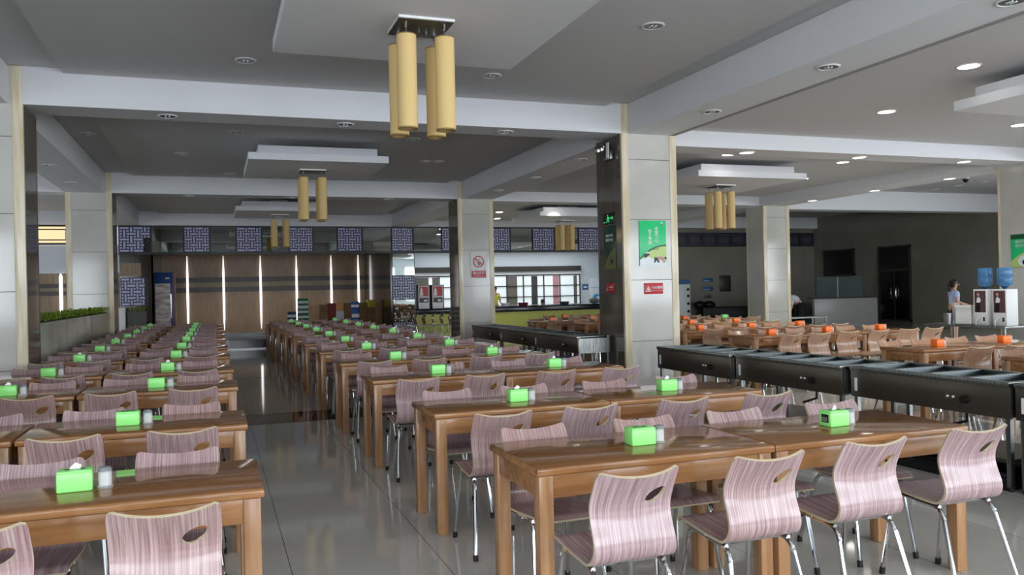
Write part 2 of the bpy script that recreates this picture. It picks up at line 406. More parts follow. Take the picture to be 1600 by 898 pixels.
# wall behind the camera, with its row of windows
wb = MB(); wb.box(-9.2, 24.2, -4.8, -4.6, 0, 0.8); wb.box(-9.2, 24.2, -4.8, -4.6, 3.4, ZC)
edges = [-9.2]+[v for wx in WIN_X for v in (wx-1.45, wx+1.45)]+[24.2]
for i in range(0, len(edges), 2): wb.box(edges[i], edges[i+1], -4.8, -4.6, 0.8, 3.4)
struct('wall_back', wb, 'white_wall')
for i, wx in enumerate(WIN_X):
    w = MB()
    w.box(wx-1.45, wx+1.45, -4.5, -4.44, 0.8, 0.88); w.box(wx-1.45, wx+1.45, -4.5, -4.44, 3.32, 3.4); w.box(wx-1.45, wx+1.45, -4.5, -4.44, 2.45, 2.52)
    for q in (-1.45, -0.03, 1.38): w.box(wx+q, wx+q+0.07, -4.5, -4.44, 0.8, 3.4)
    struct('window_%d' % (i+1), w, 'white')
struct('wall_end', MB().box(-9, -2.82, 28.6, 28.8, 2.3, 3.17).box(-9, -2.82, 28.6, 28.8, 3.8, ZC), 'white_wall')
struct('wall_end_lower', MB().box(-9, -2.82, 28.61, 28.8, 0, 2.3), 'brown_panel')
for i, (z0, z1, m) in enumerate(((1.62, 1.75, 'panel_dark'), (1.75, 1.85, 'panel_olive'), (1.85, 1.98, 'panel_dark'))):
    struct('trim_%d' % (i+1), MB().box(-9, -2.84, 28.59, 28.61, z0, z1), m)
# lobby recess beyond the aisle
RX0, RX1, RY = -1.9, 5.8, 34.0
struct('wall_lobby', MB().box(RX0-0.2, RX1+0.2, RY, RY+0.2, 0, 3.4), 'brown_panel')
struct('wall_lobby_left', MB().box(RX0-0.2, RX0, Y3, RY, 0, 3.4), 'dark_panel')
struct('wall_lobby_right', MB().box(RX1, RX1+0.15, Y3+0.02, RY, 0, 3.4), 'dark_panel')
struct('ceiling_lobby', MB().box(RX0-0.2, RX1+0.2, Y3+0.3, RY, 3.2, 3.4), 'ceiling_paint')
for i, (z0, z1, m) in enumerate(((1.79, 1.98, 'panel_dark'), (1.98, 2.17, 'panel_olive'), (2.17, 2.36, 'panel_dark'))):
    struct('trim_%d' % (i+4), MB().box(RX0, RX1, RY-0.02, RY, z0-0.14, z1-0.14), m)
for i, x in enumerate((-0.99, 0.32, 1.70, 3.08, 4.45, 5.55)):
    o = MB().lathe([(0.006, 0.15), (0.035, 0.6), (0.045, 1.4), (0.038, 2.4), (0.008, 3.05)], 10, x, RY-0.04).build('glow_strip', 'strip_glow', smooth=True)  # glow stands in for window glints on the rounded wall trims
    tag(o, '%s vertical white glint strip from the left on the brown lobby wall' % ORD[i], 'light', 'glint strips on the lobby wall')
o = MB().lathe([(0.01, 0.9), (0.05, 1.2), (0.05, 2.2), (0.01, 2.3)], 10, -4.45, 28.5).build('glow_strip', 'strip_glow', smooth=True)
tag(o, 'short white glowing strip on the brown wall above the left planter', 'light')
# kitchen behind the serving counter
KX0, KX1, KY = 6.67, 15.6, 32.0
struct('wall_kitchen', MB().box(KX0-0.2, KX1+0.2, KY, KY+0.2, 0, 3.4), 'white_wall')
struct('wall_kitchen_left', MB().box(KX0-0.2, KX0, 29.5, KY, 0, 3.4), 'white_wall')
struct('wall_kitchen_right', MB().box(KX1, KX1+0.2, Y3+0.2, KY, 0, 3.4), 'white_wall')
struct('ceiling_kitchen', MB().box(KX0-0.2, KX1+0.2, Y3+0.3, KY, 3.2, 3.4), 'ceiling_paint')
struct('wall_far', MB().box(KX1, 24, Y3, Y3+0.2, 0, ZC), 'dark_wall_tile')
for z in (1.0, 1.9, 2.8):
    struct('trim_wall_joint', MB().box(KX1+0.2, 24, Y3-0.004, Y3, z-0.002, z+0.002), 'joint')
    struct('trim_wall_joint', MB().box(23.996, 24, Y2+1, Y3, z-0.002, z+0.002), 'joint')
# column claddings at the end wall
struct('column_end_left', MB().box(-2.83, RX0-0.0, Y3+0.02, 29.5, 0, 3.79), 'dark_panel')
struct('column_end_right', MB().box(5.86, KX0, Y3+0.02, 29.5, 0, 3.79), 'dark_panel')
struct('frieze_rail', MB().box(-2.83, KX1+0.2, Y3-0.05, Y3+0.05, 2.86, 2.93).box(-2.83, KX1+0.2, Y3-0.05, Y3+0.05, 3.755, 3.79).box(-2.83, KX1+0.2, Y3+0.03, Y3+0.05, 2.93, 3.755), 'black')

# ---------------------------------------------------------------- lattice and mirror panels
def lattice_mesh(w, h, nx=9, nz=9):
    own = {}
    for x in range(-4, nx+4):
        for z in range(-4, nz+4):
            i, j = x % 4, z % 4; bx, bz = x-i, z-j
            if j == 0 and i < 3: k = ('h', bx, bz)
            elif j == 2 and i != 1: k = ('h2', bx if i > 1 else bx-4, bz)
            elif i == 1 and j > 0: k = ('v2', bx, bz)
            elif i == 3 and j != 2: k = ('v', bx, bz if j == 3 else bz-4)
            else: k = ('s', x, z)
            own[x, z] = k
    mb = MB(); t = 0.014; cw, ch = w/nx, h/nz
    mb.mi(1).box(-w/2, w/2, 0.014, 0.02, 0, h); mb.mi(0)
    for x in range(nx+1):
        for z in range(nz):
            if x in (0, nx) or own[x-1, z] != own[x, z]:
                mb.box(-w/2+x*cw-t, -w/2+x*cw+t, 0, 0.016, z*ch, (z+1)*ch)
    for x in range(nx):
        for z in range(nz+1):
            if z in (0, nz) or own[x, z-1] != own[x, z]:
                mb.box(-w/2+x*cw, -w/2+(x+1)*cw, 0, 0.016, z*ch-t, z*ch+t)
    return mb
lp = lattice_mesh(0.80, 0.80).build('lattice_panel', ['navy', 'fret_back'])
LATS = [(-2.83, -1.89), (-.92, -.13), (.69, 1.5), (2.38, 3.16), (3.98, 4.83), (5.86, 6.62), (7.67, 8.5), (9.45, 10.28), (11.16, 12.04), (13.04, 13.9), (14.8, 15.6)]
for i, (a, b2) in enumerate(LATS):
    o = lp if i == 0 else lp.copy()
    if i: COL.objects.link(o)
    o.location = ((a+b2)/2, Y3-0.012, 2.945); o.scale = ((b2-a)/0.83, 1, 1)
    tag(o, 'navy lattice panel, %s from the left in the frieze above the lobby' % ORD[i], 'lattice panel', 'lattice panels in the frieze')
for i in range(len(LATS)-1):
    a, b2 = LATS[i][1]+0.03, LATS[i+1][0]-0.03
    o = MB().box(a, b2, Y3+0.005, Y3+0.025, 2.94, 3.75).build('mirror_panel', 'mirror')
    tag(o, 'clear mirror panel, %s from the left between lattice panels of the frieze' % ORD[i], 'mirror', 'mirrors in the frieze')
def lat_at(x, z, sx2, sz, label):
    o = lp.copy(); COL.objects.link(o); o.location = (x, Y3-0.012, z); o.scale = (sx2/0.83, 1, sz/0.82); o.pop('group', None) if 'group' in o else None
    tag(o, label, 'lattice panel'); return o
lat_at(-2.40, 1.25, 0.80, 0.90, 'navy lattice panel low on the wall left of the drinks fridge')
lat_at(6.25, 1.23, 0.80, 0.85, 'navy lattice panel halfway up the mirrored end column')
lat_at(6.25, 0.02, 0.80, 0.42, 'low navy lattice panel at the foot of the mirrored end column')
tag(MB().box(5.88, 6.64, Y3+0.0, Y3+0.018, 2.09, 2.85).build('mirror_panel', 'mirror'), 'mirror panel high on the end column under the frieze', 'mirror')
tag(MB().box(5.88, 6.64, Y3+0.0, Y3+0.018, 0.46, 1.22).build('mirror_panel', 'mirror'), 'mirror panel low on the end column above the foot lattice', 'mirror')
tag(MB().box(-2.80, -2.2, Y3-0.0, Y3+0.018, 2.18, 2.6).build('wall_panel', 'brown_panel'), 'streaky brown panel under the first lattice of the frieze', 'panel')
def fret(name, w, h, n_, mats, loc, rot, label):
    mb = MB(); t = 0.018; mb.mi(1).box(-w/2, w/2, 0.012, 0.02, 0, h); mb.mi(0)
    mb.box(-w/2, w/2, 0, 0.016, 0, 0.06); mb.box(-w/2, w/2, 0, 0.016, h-0.06, h)
    cw = w/n_
    for i in range(n_):
        x0 = -w/2+i*cw
        mb.box(x0-t, x0+t, 0, 0.016, 0, h)
        mb.box(x0+0.12*cw, x0+0.88*cw, 0, 0.016, h*.24-t, h*.24+t); mb.box(x0+0.12*cw, x0+0.88*cw, 0, 0.016, h*.76-t, h*.76+t)
        mb.box(x0+0.12*cw-t, x0+0.12*cw+t, 0, 0.016, h*.24, h*.76); mb.box(x0+0.88*cw-t, x0+0.88*cw+t, 0, 0.016, h*.24, h*.76)
        for q in (0.24, 0.76):
            mb.box(x0, x0+0.12*cw, 0, 0.016, h*q-t, h*q+t); mb.box(x0+.88*cw, x0+cw, 0, 0.016, h*q-t, h*q+t)
    mb.box(w/2-t, w/2+t, 0, 0.016, 0, h)
    o = mb.build(name, mats); o.location = loc; o.rotation_euler = (0, 0, rot); tag(o, label, 'lattice panel'); return o
fret('fretwork_panel', 6.0, 0.62, 5, ['black', 'fret_back_lit'], (-5.95, 28.56, 3.18), 0, 'glowing wooden fretwork panel far left above the planter')
fret('fretwork_panel', 8.2, 0.56, 12, ['navy', 'fret_back_grey'], (19.85, Y3-0.03, 3.05), 0, 'long dark fretwork band on the tiled far right wall')

# ---------------------------------------------------------------- hanging ceiling trays
def tray(cx, cy_, hx, hy, label):
    zt = ZB if cx < 5 else 3.62
    t = thing('ceiling_tray', label, 'ceiling panel', (cx, cy_, zt), 0, 'hanging ceiling trays')
    MB().box(-hx, hx, -hy, hy, 0, 0.12).build('lower_step', 'beam_paint', t)
    MB().box(-hx+.17, hx-.17, -hy+.17, hy-.17, 0.12, 0.27).build('upper_step', 'beam_paint', t)
    MB().box(-hx+.95, hx-.95, -hy+.95, hy-.95, 0.27, ZC-zt-.001).build('hanger', 'ceiling_paint', t)
tray(1.75, 6.87, 1.19, 1.19, 'nearest square ceiling tray carrying the large pendant lamp at top centre')
tray(1.76, 15.68, 1.19, 1.19, 'second square ceiling tray above the aisle beyond the first beam')
tray(1.76, 24.5, 1.19, 1.19, 'third and farthest square ceiling tray above the aisle')
tray(10.05, 6.6, 1.25, 1.25, 'stepped ceiling tray cut by the top right edge of the photo')
tray(10.15, 15.0, 1.28, 1.22, 'stepped ceiling tray right of the poster column')
tray(10.2, 23.4, 1.28, 1.22, 'far stepped ceiling tray behind the poster column on its left')

def pendant(label, loc, rotz=0):
    t = thing('pendant_lamp', label, 'lamp', loc, rotz, 'four cylinder pendant lamps')
    MB().box(-.235, .235, -.235, .235, -0.03, 0).build('ceiling_plate', 'fixture_plate', t, bevel=0.002)
    MB().box(-.24, .24, -.24, .24, -0.022, -0.002).build('plate_edge', 'white', t)
    for k, (x, y) in enumerate(((-.165, -.165), (.165, -.165), (.165, .165), (-.165, .165))):
        s = MB(); r = 0.083; z0, z1 = -0.93, -0.145
        s.lathe([(r, z0), (r, z1), (r-.004, z1), (r-.004, z0), (r, z0)], 28, x, y)
        sh = s.build('lamp_shade', 'lamp_cloth', t, smooth=True)
        MB().lathe([(r+.0015, z0-.002), (r+.0015, z0+.010), (r-.006, z0+.010), (r-.006, z0-.002), (r+.0015, z0-.002)], 28, x, y).build('bottom_rim', 'brass_rim', sh, smooth=True)
        MB().lathe([(r+.0015, z1-.006), (r+.0015, z1+.002), (r-.006, z1+.002), (r-.006, z1-.006), (r+.0015, z1-.006)], 28, x, y).build('top_rim', 'brass_rim', sh, smooth=True)
        d = MB().lathe([(r-.005, z0+.12), (r-.005, z0+.124)], 24, x, y); d.build('diffuser', 'white', sh)
        MB().lathe([(0.012, -0.075), (0.012, -0.03)], 10, x, y).tube([(x, y, -0.07), (x, y, -0.16)], 0.004, 6).build('stem', 'chrome', t, smooth=True)
    for (x, y) in ((0, 0.05), (0.08, 0.12)):
        MB().lathe([(0.008, -0.05), (0.008, -0.03)], 8, x, y).build('screw', 'chrome', t)
    return t
pl = pendant('large pendant lamp of four yellow cylinders at top centre, nearest of all', (1.71, 6.92, ZB))
dup(pl, (1.74, 15.68, ZB), 0, 'pendant lamp of four yellow cylinders under the second tray over the aisle')
dup(pl, (1.80, 24.6, ZB), 0, 'farthest pendant lamp of yellow cylinders over the aisle, before the lobby')
dup(pl, (10.2, 15.05, 3.62), 0, 'pendant lamp of yellow cylinders right of the poster column')
dup(pl, (10.35, 23.7, 3.62), 0, 'far pendant lamp of yellow cylinders left of the poster column, before the frieze')

# ---------------------------------------------------------------- downlights
def downlight_proto(kind):
    t = thing('downlight', 'x', 'ceiling light', (0, 0, -50), 0)
    R_ = 0.105
    if kind == 'off':
        MB().lathe([(R_, -0.012), (R_+.018, -0.006), (R_+.018, 0), (R_-.004, 0), (R_-.004, -0.010), (R_, -0.012)], 24).build('trim_ring', 'white', t, smooth=True)
        MB().lathe([(R_-.003, -0.006), (R_*.55, -0.0015), (0.0, -0.001)], 24).build('reflector', 'reflector', t, smooth=True)
        b_ = MB()
        for q in (-.022, .022): b_.tube([(q, -.03, -.008), (q, .03, -.008)], 0.010, 8)
        b_.build('bulb', 'bulb', t, smooth=True)
    else:
        MB().lathe([(R_, -0.012), (R_+.018, -0.006), (R_+.018, 0), (R_-.004, 0), (R_-.004, -0.010), (R_, -0.012)], 24).build('trim_ring', 'white', t, smooth=True)
        MB().lathe([(0, -0.007), (R_-.003, -0.007), (R_-.003, -0.003), (0, -0.003)], 20).build('glowing_lens', 'lit' if kind == 'lit' else 'lit_round', t)
    return t
first = {}
def downlight(kind, x, y, z, label, power=0, s=1.0):
    if kind not in first: t = first[kind] = downlight_proto(kind)
    else: t = dup(first[kind], (0, 0, 0))
    t.location = (x, y, z); t.scale = (s, s, 1)
    t['label'] = label; t['group'] = 'unlit recessed downlights' if kind == 'off' else 'lit recessed downlights'
    if power:
        li = bpy.data.lights.new('downlight_beam', 'SPOT'); li.energy = power; li.spot_size = 1.6; li.spot_blend = 1.0; li.shadow_soft_size = 0.09; li.color = (1, 0.99, 0.95)
        lo = bpy.data.objects.new('downlight_beam', li); COL.objects.link(lo); lo.location = (x, y, z-0.03)
ZP = ZC-0.06
OFF = [
 (4.29, 7.45, ZP, 'large unlit downlight near the top edge right of the big pendant lamp'),
 (3.31, 9.75, ZP, 'unlit downlight just right of the big pendant lamp, before the first beam'),
 (0.38, 9.84, ZP, 'unlit downlight left of the nearest ceiling tray'),
 (0.38, 14.21, ZP, 'unlit downlight under the first beam, above the second tray on the left'),
 (-0.54, 16.6, ZP, 'unlit downlight left of the second ceiling tray'),
 (3.33, 14.17, ZP, 'unlit downlight seen between the cylinders of the big pendant lamp'),
 (0.37, 19.08, ZP, 'unlit downlight before the second beam left of the second tray'),
 (4.14, 16.56, ZP, 'left one of two close unlit downlights right of the second tray'),
 (4.40, 16.51, ZP, 'right one of two close unlit downlights right of the second tray'),
 (4.32, 26.15, ZP, 'small unlit downlight far above the lobby entrance on the right'),
 (-0.52, 11.26, ZB, 'unlit downlight at left end under the first beam'),
 (1.71, 11.26, ZB, 'unlit downlight midway under the first beam left of the big lamp'),
 (4.01, 11.26, ZB, 'unlit downlight under the first beam right of the big lamp'),
 (6.18, 13.38, ZB, 'unlit downlight under the long beam just left of the poster column'),
 (6.24, 15.73, ZB, 'second unlit downlight under the long beam beyond the poster column'),
 (6.20, 17.91, ZB, 'third unlit downlight under the long beam near the no smoking column'),
 (6.18, 7.07, ZB, 'unlit downlight under the long beam at upper right'),
 (6.22, 9.31, ZB, 'unlit downlight under the long beam above the poster column'),
 (6.24, 4.98, ZB, 'unlit downlight cut by the top right corner of the photo'),
 (-0.52, 20.08, ZB, 'unlit downlight at left under the second beam'),
 (1.75, 20.08, ZB, 'unlit downlight midway under the second beam behind the second lamp'),
 (4.06, 20.08, ZB, 'unlit downlight at right under the second beam'),
 (-1.93, 15.2, ZC, 'unlit downlight in the ceiling strip beside the left long beam'),
 (-2.60, 15.84, ZB, 'nearer unlit downlight under the left long beam'),
 (-2.60, 18.11, ZB, 'farther unlit downlight under the left long beam by the second left column'),
 (20.49, 19.0, ZC, 'middle unlit downlight in the far right bay'),
 (20.5, 18.2, ZC, 'unlit downlight farthest left in the far right bay'),
 (20.47, 17.3, ZC, 'unlit downlight closest to the right column in the far right bay'),
]
for x, y, z, lab in OFF: downlight('off', x, y, z, lab)
LIT = [
 ('lit', 8.36, 7.24, ZR_C, 'bright square glare downlight nearest at upper right'),
 ('lit', 9.36, 9.52, ZR_C, 'bright downlight second from the top at upper right, before the right beam'),
 ('lit', 12.39, 9.8, ZR_C, 'bright downlight at the right edge below the cut ceiling tray'),
 ('lit', 9.33, 13.45, ZR_C, 'bright downlight just right of the poster column top'),
 ('lit', 12.35, 13.77, ZR_C, 'bright downlight in the middle of the right bay beyond the beam'),
 ('lit', 13.3, 16.16, ZR_C, 'bright downlight at the end of the right stepped tray'),
 ('lit', 9.34, 21.95, ZR_C, 'bright downlight far back left of the poster column'),
 ('lit', 8.65, 25.03, ZR_C, 'upper of two bright far downlights right of the no smoking column'),
 ('lit', 9.35, 27.3, ZR_C, 'lower of two bright far downlights right of the no smoking column'),
 ('lit', 16.24, 25.0, ZC, 'bright far downlight behind the right yellow lamp'),
 ('lit_round', 8.55, 11.8, 3.74, 'soft round downlight under the right beam nearest the poster column'),
 ('lit_round', 10.95, 11.8, 3.74, 'soft round downlight midway under the right beam'),
 ('lit_round', 13.45, 11.8, 3.74, 'soft round downlight under the right beam by the right column'),
 ('lit_round', 15.35, 13.85, 3.741, 'soft round downlight under the far long beam, nearest'),
 ('lit_round', 15.35, 16.05, 3.741, 'soft round downlight under the far long beam, second'),
 ('lit_round', 15.35, 18.3, 3.741, 'soft round downlight under the far long beam by the pale column'),
]
for k, x, y, z, lab in LIT: downlight(k, x, y, z, lab, 260 if k == 'lit' else 140, 1.15)
d = thing('dome_camera', 'black dome security camera on the far right ceiling', 'camera', (18.97, 16.6, ZC))
MB().lathe([(0.09, -0.05), (0.09, 0)], 20).build('base', 'white', d, smooth=True)
MB().ball((0, 0, -0.06), 0.08, 0.08, 0.09).build('dome', 'black_gloss', d, smooth=True)

# ================================================================ CHAIR
def chair_proto():
    t = thing('dining_chair', 'x', 'chair', (0, 0, 0))
    # profile of the bent shell: y grows towards the sitter's front, s runs from seat front to back top
    prof = []
    for k in range(3): a = k/3; prof.append((0.415-0.03*a, 0.438+0.017*a))
    for k in range(9): a = k/8; prof.append((0.375-a*0.305, 0.457-0.022*math.sin(a*PI*.5)))
    cx_, cz_, rr = 0.07, 0.505, 0.07
    for k in range(1, 8): a = PI/2*k/7; prof.append((cx_-rr*math.sin(a), cz_-rr*math.cos(a)))
    up = [(0.003, 0.530), (0.011, 0.560), (0.020, 0.590), (0.026, 0.617), (0.026, 0.642), (0.019, 0.667), (0.006, 0.690), (-0.010, 0.713), (-0.028, 0.736), (-0.046, 0.759), (-0.064, 0.782)]
    prof += up
    s = [0]
    for i in range(1, len(prof)): s.append(s[-1]+math.dist(prof[i], prof[i-1]))
    NV = len(prof); NU = 20; st = s[-1]
    def halfw(i):
        z = prof[i][1]; y = prof[i][0]
        if i < 12: return 0.176+0.008*(0.4-y)/0.4 if i > 2 else 0.164+0.005*i
        h = (z-0.435)/0.36
        return 0.184-0.007*math.sin(min(1, h*1.5)*PI)-0.008*h
    P = []; F2 = []
    for i in range(NV):
        for j in range(NU+1):
            q = -1+2*j/NU; hw = halfw(i); x = q*hw; y, z = prof[i]
            h = max(0, (z-0.53)/0.27) if i > 18 else 0
            y += 0.028*h*q*q                      # the back wraps round the sitter
            z += h**3*(0.036*abs(q)**2.2)         # raised corners, dipped top edge
            if i == NV-1 and abs(q) > 0.93: z -= 0.012; x *= 0.985
            P.append(Vector((x, y, z))); F2.append((x, s[i], 0))
    # hand hole high on the sitter's right
    hx, hs, ha, hb, tl = 0.092, st-0.110, 0.046, 0.029, math.radians(35)
    idx = lambda i, j: i*(NU+1)+j
    def el(f):
        dx, ds = f[0]-hx, f[1]-hs; u = (dx*math.cos(tl)+ds*math.sin(tl))/ha; v = (-dx*math.sin(tl)+ds*math.cos(tl))/hb
        return u, v, math.hypot(u, v)
    quads = []
    for i in range(NV-1):
        for j in range(NU):
            q = (idx(i, j), idx(i, j+1), idx(i+1, j+1), idx(i+1, j))
            quads.append(q)
    bm = bmesh.new(); lay = bm.verts.layers.float_vector.new('flat')
    vs = [bm.verts.new((f[0], f[1], 0)) for f in F2]
    bm.verts.ensure_lookup_table()
    for q in quads: bm.faces.new([vs[k] for k in q])
    hole_f = [f for f in bm.faces if el(tuple(f.calc_center_median()))[2] < 2.6]
    bmesh.ops.subdivide_edges(bm, edges=list({e for f in hole_f for e in f.edges}), cuts=3, use_grid_fill=True)
    kill = [f for f in bm.faces if el(tuple(f.calc_center_median()))[2] < 1.0]
    bmesh.ops.delete(bm, geom=kill, context='FACES')
    for v in bm.verts:
        if v.is_boundary and el(v.co)[2] < 1.45:
            u, w_, r = el(v.co); u /= r; w_ /= r
            v.co.x = hx+ha*u*math.cos(tl)-hb*w_*math.sin(tl); v.co.y = hs+ha*u*math.sin(tl)+hb*w_*math.cos(tl)
    bmesh.ops.triangulate(bm, faces=[f for f in bm.faces if len(f.verts) > 4])
    # bend the flat sheet into the profile
    def bend(x, sv):
        sv = min(max(sv, 0), st); i = 0
        while i < NV-2 and s[i+1] < sv: i += 1
        fr = (sv-s[i])/(s[i+1]-s[i])
        def row(i2):
            hw = halfw(i2); q = max(-1, min(1, x/hw)); qq = (q+1)/2*NU; j = min(NU-1, int(qq)); g = qq-j
            return P[idx(i2, j)].lerp(P[idx(i2, j+1)], g)
        return row(i).lerp(row(i+1), fr)
    pos = {}
    for v in bm.verts: v[lay] = (v.co.x, v.co.y, 0)
    for v in bm.verts: pos[v] = bend(v.co.x, v.co.y)
    for v in bm.verts: v.co = pos[v]
    bm.normal_update()
    for f in bm.faces: f.smooth = True; f.material_index = 0
    th = 0.0115
    top = list(bm.faces); border = [e for e in bm.edges if e.is_boundary]
    nv = {}; nrm = {v: v.normal.copy() for v in bm.verts}
    for v in list(bm.verts): w_ = bm.verts.new(v.co-nrm[v]*th); w_[lay] = v[lay]; nv[v] = w_
    for f in top:
        g = bm.faces.new([nv[v] for v in reversed(f.verts)]); g.smooth = True; g.material_index = 0
    for e in border:
        a, b_ = e.verts; g = bm.faces.new([a, b_, nv[b_], nv[a]]); g.material_index = 1
    bmesh.ops.recalc_face_normals(bm, faces=bm.faces)
    me = bpy.data.meshes.new('seat_shell'); bm.to_mesh(me); bm.free()
    me.materials.append(M['zebra_laminate']); me.materials.append(M['ply_edge'])
    try: me.set_sharp_from_angle(angle=math.radians(50))
    except Exception: pass
    o = bpy.data.objects.new('seat_shell', me); COL.objects.link(o); o.parent = t
    # chrome tube frame
    r = 0.0105
    def arc(pts, k=5, rad=0.05):
        pts = [Vector(p) for p in pts]; out = [pts[0]]
        for i in range(1, len(pts)-1):
            a = (pts[i-1]-pts[i]).normalized()*rad+pts[i]; c = (pts[i+1]-pts[i]).normalized()*rad+pts[i]
            for q in range(k+1):
                f = q/k; out.append((a.lerp(pts[i], f)).lerp(pts[i].lerp(c, f), f))
        return out+[pts[-1]]
    fr = MB()
    for sx2 in (-1, 1):
        fr.tube([(sx2*.155, 0.06, 0.420), (sx2*.155, 0.33, 0.432)], r, 8)
    for y, z in ((0.11, 0.418), (0.30, 0.428)): fr.tube([(-.155, y, z), (.155, y, z)], r*.85, 8)
    fr.build('seat_frame', 'chrome', t, smooth=True)
    for sx2 in (-1, 1):
        lg = MB().tube(arc([(sx2*.155, 0.20, 0.424), (sx2*.155, 0.045, 0.417), (sx2*.195, -0.075, 0.012)], 6, 0.06), r, 8).build('rear_leg', 'chrome', t, smooth=True)
        MB().tube([(sx2*.1945, -0.0735, 0.034), (sx2*.1955, -0.0765, 0.0)], .0145, 8).build('foot_cap', 'rubber', lg)
        lg = MB().tube(arc([(sx2*.155, 0.20, 0.428), (sx2*.157, 0.335, 0.430), (sx2*.185, 0.405, 0.012)], 6, 0.05), r, 8).build('front_leg', 'chrome', t, smooth=True)
        MB().tube([(sx2*.184, 0.4015, 0.034), (sx2*.1855, 0.4055, 0.0)], .0145, 8).build('foot_cap', 'rubber', lg)
    return t
def chair_far_proto(tan=False):
    # same shell and one-piece legs for chairs whose parts are too small to see
    t = thing('dining_chair', 'x', 'chair', (0, 0, 0))
    sh = [c for c in CH.children if c.name.startswith('seat_shell')][0]
    c = sh.copy(); COL.objects.link(c); c.parent = t
    if tan: c.data = sh.data.copy(); c.data.materials[0] = M['tan_laminate']
    r = 0.0105; lg = MB()
    for s2 in (-1, 1):
        lg.tube([(s2*.195, -.075, 0), (s2*.155, .045, .417), (s2*.157, .335, .43), (s2*.185, .405, 0)], r, 6)
    lg.tube([(-.155, .11, .418), (.155, .11, .418)], r*.85, 6)
    lg.build('leg_frame', 'chrome', t, smooth=True)
    return t
CH = chair_proto()
CHF = chair_far_proto()
CHT = chair_far_proto(True)
used = {'n': False, 'f': False, 't': False}
def put_chair(x, y, rz, label, group, far=False):
    k = far if far == 't' else ('f' if far else 'n'); p = {'t': CHT, 'f': CHF, 'n': CH}[k]
    if not used[k]:
        used[k] = True; p.location = (x, y, 0); p.rotation_euler = (0, 0, rz); p['label'] = label; p['group'] = group; return p
    return dup(p, (x, y, 0), rz, label, group)

# ================================================================ TABLE
TD = 0.63
def table_proto(L):
    t = thing('dining_table', 'x', 'table', (0, 0, 0))
    hx, hy = L/2, TD/2
    MB().box(-hx, hx, -hy, hy, 0.713, 0.75).build('tabletop', 'pine_top', t, bevel=0.008, seg=3)
    MB().box(-hx-.0008, hx+.0008, -hy-.0008, hy+.0008, 0.716, 0.744).build('edge_band', 'pine_apron', t, bevel=0.005)
    a = MB(); i = 0.02
    a.box(-hx+.07, hx-.07, -hy+i, -hy+i+.022, .615, .713); a.box(-hx+.07, hx-.07, hy-i-.022, hy-i, .615, .713)
    a.box(-hx+i, -hx+i+.022, -hy+.07, hy-.07, .615, .713); a.box(hx-i-.022, hx-i, -hy+.07, hy-.07, .615, .713)
    a.build('apron', 'pine_apron', t, bevel=0.003)
    w = .066
    for x in (-hx+.012, hx-.012-w):
        for y in (-hy+.012, hy-.012-w):
            MB().box(x, x+w, y, y+w, 0, .713).build('leg', 'pine_leg', t, bevel=0.005)
    return t
TAB = {}
def put_table(cx, cy_, L, label, group):
    if L not in TAB:
        t = TAB[L] = table_proto(L); t.location = (cx, cy_, 0); t['label'] = label; t['group'] = group; return t
    return dup(TAB[L], (cx, cy_, 0), 0, label, group)

# ================================================================ TISSUE BOX, TOOTHPICK HOLDER
def box_proto(m, tissue):
    t = thing('tissue_box', 'x', 'tissue box', (0, 0, 0)); w, dp, h = .126, .09, .082
    MB().box(-w/2, w/2, -dp/2, dp/2, 0, h-.006).build('body', m, t, bevel=0.007, seg=3)
    ld = MB().box(-w/2+.002, w/2-.002, -dp/2+.002, dp/2-.002, h-.008, h).build('lid', m, t, bevel=0.003)
    MB().box(-.036, .036, -.009, .009, h-.001, h+.0008).build('slot', 'slot', ld)
    if tissue:
        MB().add([(-.02, -.003, h), (.018, .003, h), (.022, .008, h+.014), (.002, .0, h+.026), (-.016, -.008, h+.010), (-.02, .004, h), (.018, .007, h)],
                 [(0, 1, 2, 3, 4), (5, 4, 3), (5, 3, 2, 6)]).build('tissue', 'tissue', t)
    return t
BOX = {}
def put_box(x, y, label, group, m='green_plastic', tissue=False, rz=0):
    k = (m, tissue)
    if k not in BOX:
        b_ = BOX[k] = box_proto(m, tissue); b_.location = (x, y, .75); b_.rotation_euler = (0, 0, rz); b_['label'] = label; b_['group'] = group; return b_
    return dup(BOX[k], (x, y, .75), rz, label, group)
def pick_proto():
    t = thing('toothpick_holder', 'x', 'toothpick holder', (0, 0, 0))
    MB().lathe([(.029, 0), (.030, .006), (.026, .008), (.0255, .066), (.0235, .066), (.024, .008), (.0, .007)], 18).build('cup', 'clear_plastic', t, smooth=True)
    p = MB()
    for k in range(26):
        a = random.random()*6.28; q = .019*math.sqrt(random.random()); p.tube([(q*math.cos(a), q*math.sin(a), .009), (q*1.04*math.cos(a), q*1.04*math.sin(a), .060)], .0026, 5)
    p.build('toothpicks', 'toothpick', t)
    MB().lathe([(.0265, .064), (.0265, .071), (.020, .081), (.007, .084), (0, .084)], 18).build('lid', 'grey_lid', t, smooth=True)
    return t
PK = None
def put_pick(x, y, label, group):
    global PK
    if PK is None:
        PK = pick_proto(); PK.location = (x, y, .75); PK['label'] = label; PK['group'] = group; return PK
    return dup(PK, (x, y, .75), random.random()*6, label, group)

